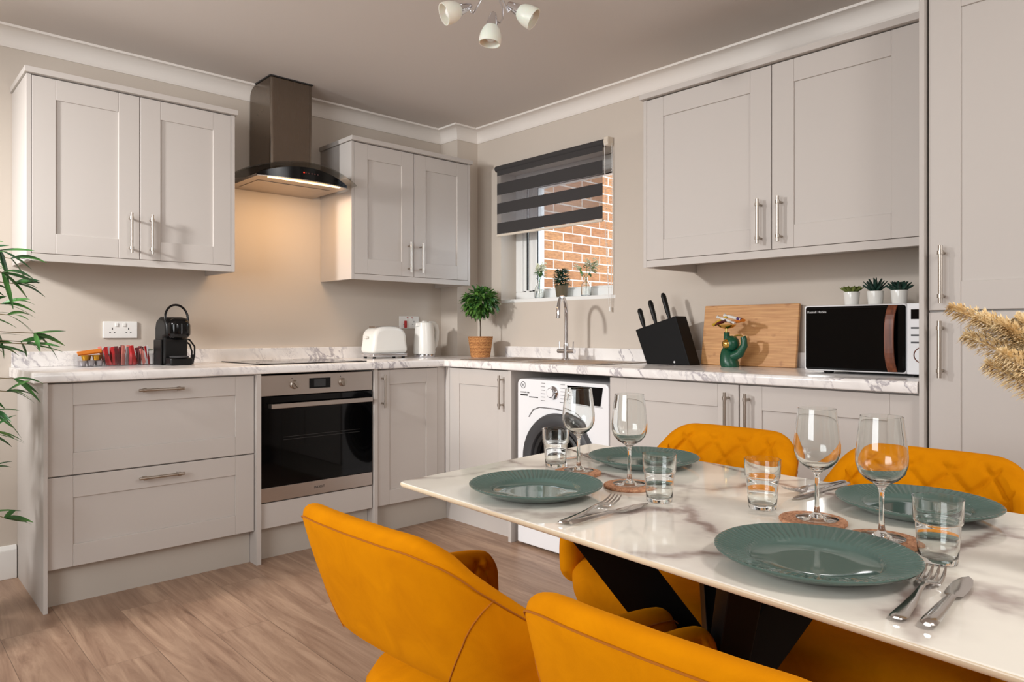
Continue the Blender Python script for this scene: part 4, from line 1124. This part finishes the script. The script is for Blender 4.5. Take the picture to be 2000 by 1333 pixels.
dup(ch1, (1.575, .535, 0), R(183), 'mustard velvet chair on the far side of the table, before the tall cabinet')

# ---------------------------------------------------------------- tableware
def plate_mesh():
    b = MB(); n = 288
    prof = [(.0001, .005), (.05, .0052), (.084, .0055), (.088, .0080), (.090, .0120), (.095, .0142), (.118, .0185), (.131, .0228), (.1345, .0236), (.136, .0225), (.1345, .0200), (.128, .0170), (.112, .0105), (.095, .0035), (.085, .0), (.078, 0), (.074, .002), (.0001, .002)]
    m = len(prof); v = []; f = []
    for i in range(n):
        a = 2 * pi * i / n; rib = .0011 * (1 if i % 4 < 2 else -1)
        for j, (r, z) in enumerate(prof):
            zz = z + (rib if 5 <= j <= 7 else 0); v.append((r * cos(a), r * sin(a), zz))
    for i in range(n):
        k = (i + 1) % n
        for j in range(m - 1): f.append((i * m + j, k * m + j, k * m + j + 1, i * m + j + 1))
    return b.add(v, f)
pl = plate_mesh().obj('plate', 'plate', smooth=50)
PL = [((1.018, 1.020), 'dark green-grey ribbed plate at the oven end, near side of the table'), ((1.437, 1.062), 'dark green-grey ribbed plate at the oven end, far side of the table'),
      ((.994, .440), 'dark green-grey ribbed plate nearest the camera, in front of two coasters'), ((1.424, .442), 'dark green-grey ribbed plate on the far side, before the right-hand chair')]
for i, ((x, y), lb) in enumerate(PL):
    o = pl if i == 0 else pl.copy()
    if i: C.objects.link(o)
    o.location = (x, y, TZ + .0003); o.rotation_euler = (0, 0, .02 * i); tag(o, lb, 'plate', 'ribbed green-grey dinner plates on the table')
co = MB().lathe([(.0001, 0), (.054, 0), (.0555, .0015), (.0555, .0045), (.054, .006), (.0001, .006)], 44).obj('coaster', 'cork', smooth=40)
CO = [((1.232, 1.098), 'round cork coaster furthest left, partly behind the left plate'), ((1.208, .928), 'round cork coaster under the wine glass behind the left fork'), ((1.218, .541), 'round cork coaster under the left of the two right-hand wine glasses'), ((1.182, .414), 'round cork coaster nearest the camera, under the rightmost wine glass')]
for i, ((x, y), lb) in enumerate(CO):
    o = co if i == 0 else co.copy()
    if i: C.objects.link(o)
    o.location = (x, y, TZ + .0003); tag(o, lb, 'coaster', 'cork coasters on the table')
def wineglass():
    b = MB()
    out = [(.0001, 0), (.033, 0), (.0345, .0012), (.030, .0025), (.012, .0055), (.0055, .011), (.0040, .022), (.0036, .05), (.0038, .070), (.0055, .079), (.012, .085), (.024, .092), (.033, .102), (.0375, .116), (.0378, .130), (.0355, .155), (.0325, .178), (.0310, .191)]
    inn = [(.0300, .1912), (.0315, .178), (.0345, .155), (.0368, .130), (.0364, .117), (.0318, .1035), (.023, .0940), (.011, .0885), (.0001, .0875)]
    b.lathe(out + inn, 48); return b
wg = wineglass().obj('wine_glass', 'glass', smooth=70)
WG = [((1.243, 1.104), 'tall stemmed wine glass in front of the washing machine'), ((1.209, .930), 'tall stemmed wine glass standing before the far-left plate'), ((1.223, .536), 'tall stemmed wine glass, left of the two at the right'), ((1.184, .417), 'tall stemmed wine glass furthest right on the table')]
for i, ((x, y), lb) in enumerate(WG):
    o = wg if i == 0 else wg.copy()
    if i: C.objects.link(o)
    o.location = (x, y, TZ + .0066); tag(o, lb, 'wine glass', 'stemmed wine glasses on the table')
def tumbler():
    out = [(.0001, 0), (.0235, 0), (.0250, .0015), (.0265, .020), (.0292, .056), (.0310, .0575), (.0318, .060), (.0330, .088), (.0332, .0925)]
    inn = [(.0318, .0925), (.0304, .062), (.0285, .0575), (.0272, .054), (.0250, .022), (.0238, .0115), (.0215, .0085), (.0001, .0080)]
    return MB().lathe(out + inn, 48)
tb = tumbler().obj('tumbler', 'glass', smooth=70)
TB = [((1.262, 1.196), 'short glass tumbler at the washing machine end of the table'), ((1.150, .812), 'short glass tumbler behind the left fork and knife tip'), ((1.245, .648), 'short glass tumbler at the middle of the table'), ((1.138, .325), 'short glass tumbler nearest the camera at the right')]
for i, ((x, y), lb) in enumerate(TB):
    o = tb if i == 0 else tb.copy()
    if i: C.objects.link(o)
    o.location = (x, y, TZ + .0003); tag(o, lb, 'tumbler', 'glass tumblers on the table')
def fork_mesh():
    b = MB(); v = []; f = []
    # strip along +x ; (x, halfwidth, z)
    st = [(0, .004, .0035), (.004, .0088, .0035), (.015, .0098, .0032), (.06, .0075, .0035), (.10, .0042, .0065), (.125, .0034, .0085), (.138, .0055, .0080), (.148, .0118, .0055), (.158, .0142, .0045)]
    t = .0022
    for x, h, z in st:
        for a_, dz in ((-1, 0), (-.6, t), (.6, t), (1, 0), (.6, -t * .2), (-.6, -t * .2)): v.append((x, h * a_, z + dz))
    for i in range(len(st) - 1):
        for q in range(6): f.append((i * 6 + q, i * 6 + (q + 1) % 6, (i + 1) * 6 + (q + 1) % 6, (i + 1) * 6 + q))
    f += [tuple(range(6)), tuple(range((len(st) - 1) * 6, len(st) * 6))]
    b.add(v, f)
    for k in range(4):
        y = -.0118 + k * .00787
        b.tube([(.155, y, .0042), (.172, y * 1.0, .0045), (.190, y * .97, .0085), (.203, y * .93, .0150)], [.0029, .0026, .0023, .0012], 6, flat=.6)
    return b
def knife_mesh():
    b = MB(); v = []; f = []
    st = [(0, .004, .003, .003), (.004, .0088, .0035, .0035), (.02, .0096, .004, .004), (.07, .0078, .0035, .004), (.105, .0060, .003, .0035), (.118, .0052, .0028, .003), (.126, .0105, .0012, .002), (.15, .0118, .0009, .0018), (.185, .0112, .0008, .0016), (.208, .0070, .0007, .0015), (.218, .0008, .0006, .0014)]
    for x, h, t, z in st:
        for a_, dz in ((-1, 0), (-.5, t), (.5, t), (1, 0), (.5, -t * .5), (-.5, -t * .5)): v.append((x, h * a_, z + dz))
    for i in range(len(st) - 1):
        for q in range(6): f.append((i * 6 + q, i * 6 + (q + 1) % 6, (i + 1) * 6 + (q + 1) % 6, (i + 1) * 6 + q))
    f += [tuple(range(6)), tuple(range((len(st) - 1) * 6, len(st) * 6))]
    return b.add(v, f)
fk = fork_mesh().obj('fork', 'cutlery', smooth=50); kn = knife_mesh().obj('table_knife', 'cutlery', smooth=50)
FK = [((.884, .826), (1.09, .866), 'fork lying beside the left plate, next to a knife', 0), ((1.395, 1.170), (1.43, 1.30), 'fork tucked against the far-left plate', 0),
      ((1.562, .625), (1.41, .650), 'fork lying across a knife beside the far right plate', .0045), ((.868, .290), (1.09, .309), 'fork with upturned tines nearest the camera', 0)]
for i, (a, e, lb, dz) in enumerate(FK):
    o = fk if i == 0 else fk.copy()
    if i: C.objects.link(o)
    o.location = (a[0], a[1], TZ + .0006 + dz); o.rotation_euler = (0, 0, math.atan2(e[1] - a[1], e[0] - a[0])); tag(o, lb, 'fork', 'steel forks on the table')
KN = [((.890, .808), (1.09, .808), 'table knife lying beside the left plate, its tip toward the tumbler'), ((1.520, 1.226), (1.36, 1.236), 'table knife at the far-left place setting'),
      ((1.562, .618), (1.33, .636), 'dark bladed table knife lying under a fork beside the far right plate'), ((.870, .259), (1.072, .273), 'table knife nearest the camera, right of the fork')]
for i, (a, e, lb) in enumerate(KN):
    o = kn if i == 0 else kn.copy()
    if i: C.objects.link(o)
    o.location = (a[0], a[1], TZ + .0026); o.rotation_euler = (0, 0, math.atan2(e[1] - a[1], e[0] - a[0])); tag(o, lb, 'knife', 'steel table knives on the table')

# ---------------------------------------------------------------- pampas in a vase at the right end of the table
def pampas():
    u = thing('pampas_vase', 'cream pampas grass plumes leaning in from the right over the table', 'dried grass', (1.22, .155, TZ + .0003))
    MB().lathe([(.0001, 0), (.035, 0), (.05, .02), (.055, .06), (.04, .12), (.022, .16), (.024, .18), (.019, .18), (.018, .16), (.0001, .03)], 32).obj('vase', 'porcelain', u, smooth=True)
    rr = random.Random(9); pl_ = MB(); st = MB()
    # plume tips in local coordinates
    tips = [((-.022, .172, .366), .16), ((-.032, .135, .350), .13), ((-.038, .108, .342), .13), ((-.020, .090, .350), .12), ((-.055, .118, .285), .12), ((.0, .062, .352), .14), ((-.03, .15, .325), .12), ((-.06, .10, .30), .1)]
    for (tp, ln) in tips:
        tip = Vector(tp); base_ = Vector((0, 0, .15)); ctrl = Vector((tip.x * .15, tip.y * .15, tip.z * .82))
        def P(t): return (1 - t) ** 2 * base_ + 2 * t * (1 - t) * ctrl + t * t * tip
        st.tube([tuple(P(i / 10)) for i in range(11)], .0016, 5)
        for k in range(1700):
            t = 1 - rr.uniform(0, 1) ** 1.1 * .62; p = P(t); tan = (P(min(1, t + .02)) - P(max(0, t - .02))).normalized()
            rad = .027 * (sin(pi * min(1, max(.05, (t - .36) / .66))) ** .6)
            o_ = Vector((rr.gauss(0, 1), rr.gauss(0, 1), rr.gauss(0, 1))); o_ = (o_ - tan * o_.dot(tan)).normalized()
            pl_.leaf(p + o_ * rad * rr.uniform(.0, .7), tan * .8 + o_ * 1.0 - Vector((0, 0, .15)), (0, 0, 1), rr.uniform(.006, .012), .0030, .2, nseg=2)
    st.obj('stalks', 'pampas', u); pl_.obj('plumes', 'pampas', u)
pampas()

# ---------------------------------------------------------------- leafy floor plant at the left edge
def floor_plant():
    u = thing('floor_plant', 'tall bamboo-leaved floor plant at the left edge of the picture', 'plant', (.13, 3.10, 0))
    MB().lathe([(.0001, 0), (.11, 0), (.12, .02), (.14, .24), (.142, .26), (.128, .26), (.126, .23), (.0001, .22)], 36).obj('pot', 'rubber', u, smooth=40)
    MB().lathe([(.0001, .232), (.126, .230), (.0001, .228)], 24).obj('soil', 'soil', u)
    rr = random.Random(21); st = MB(); lf = MB()
    canes = [(-.03, .02, 1.36), (.03, -.02, 1.30), (.0, .04, 1.25), (.06, .0, 1.15), (-.05, -.03, 1.2), (.05, -.05, 1.38)]
    for (x, y, h) in canes:
        st.tube([(x * .6, y * .6, .22), (x, y, h * .5), (x * 1.6, y * 1.6, h)], .007, 8)
    twigs = []
    for (x, y, h) in canes:
        for k in range(13):
            z = .45 + (h - .45) * (k + rr.random() * .6) / 12
            if .86 < z < .98 and k % 2: continue
            a = rr.uniform(0, 2 * pi); ln = rr.uniform(.10, .24)
            twigs.append((Vector((x, y, z)), Vector((cos(a), sin(a), rr.uniform(.0, .7))).normalized() * ln, rr.uniform(.0, .08)))
    # twigs reaching over the worktop end
    for z, ln, e in ((1.055, .34, .06), (1.02, .32, -.02), (1.03, .30, .10), (1.33, .27, .05), (1.24, .28, .08), (1.28, .25, -.1), (.86, .26, -.02), (.90, .28, .05), (1.13, .26, .1), (1.36, .24, .0), (.72, .2, .0), (.80, .22, -.1), (1.17, .25, -.15)):
        twigs.append((Vector((.02, .01, z)), Vector((1, -.25 + e, .12)).normalized() * ln, .02))
    for p, d, sag in twigs:
        q = p + d - Vector((0, 0, sag)); st.tube([tuple(p), tuple(p + d * .5 + Vector((0, 0, .01))), tuple(q)], .0016, 5)
        for k in range(11):
            t = .25 + .75 * k / 10 if k < 7 else 1
            b0 = p + (q - p) * t; dd = d.normalized() * .9 + Vector((rr.uniform(-.9, .9), rr.uniform(-.9, .9), rr.uniform(-.75, .55)))
            lf.leaf(b0, dd, (rr.uniform(-.9, .9), rr.uniform(-1.2, .1), .8), rr.uniform(.075, .125), rr.uniform(.014, .022), rr.uniform(.05, .55), nseg=6, fold=.08)
    st.obj('canes', 'cane', u, smooth=True); lf.obj('foliage', 'leaf_bamboo', u)
floor_plant()
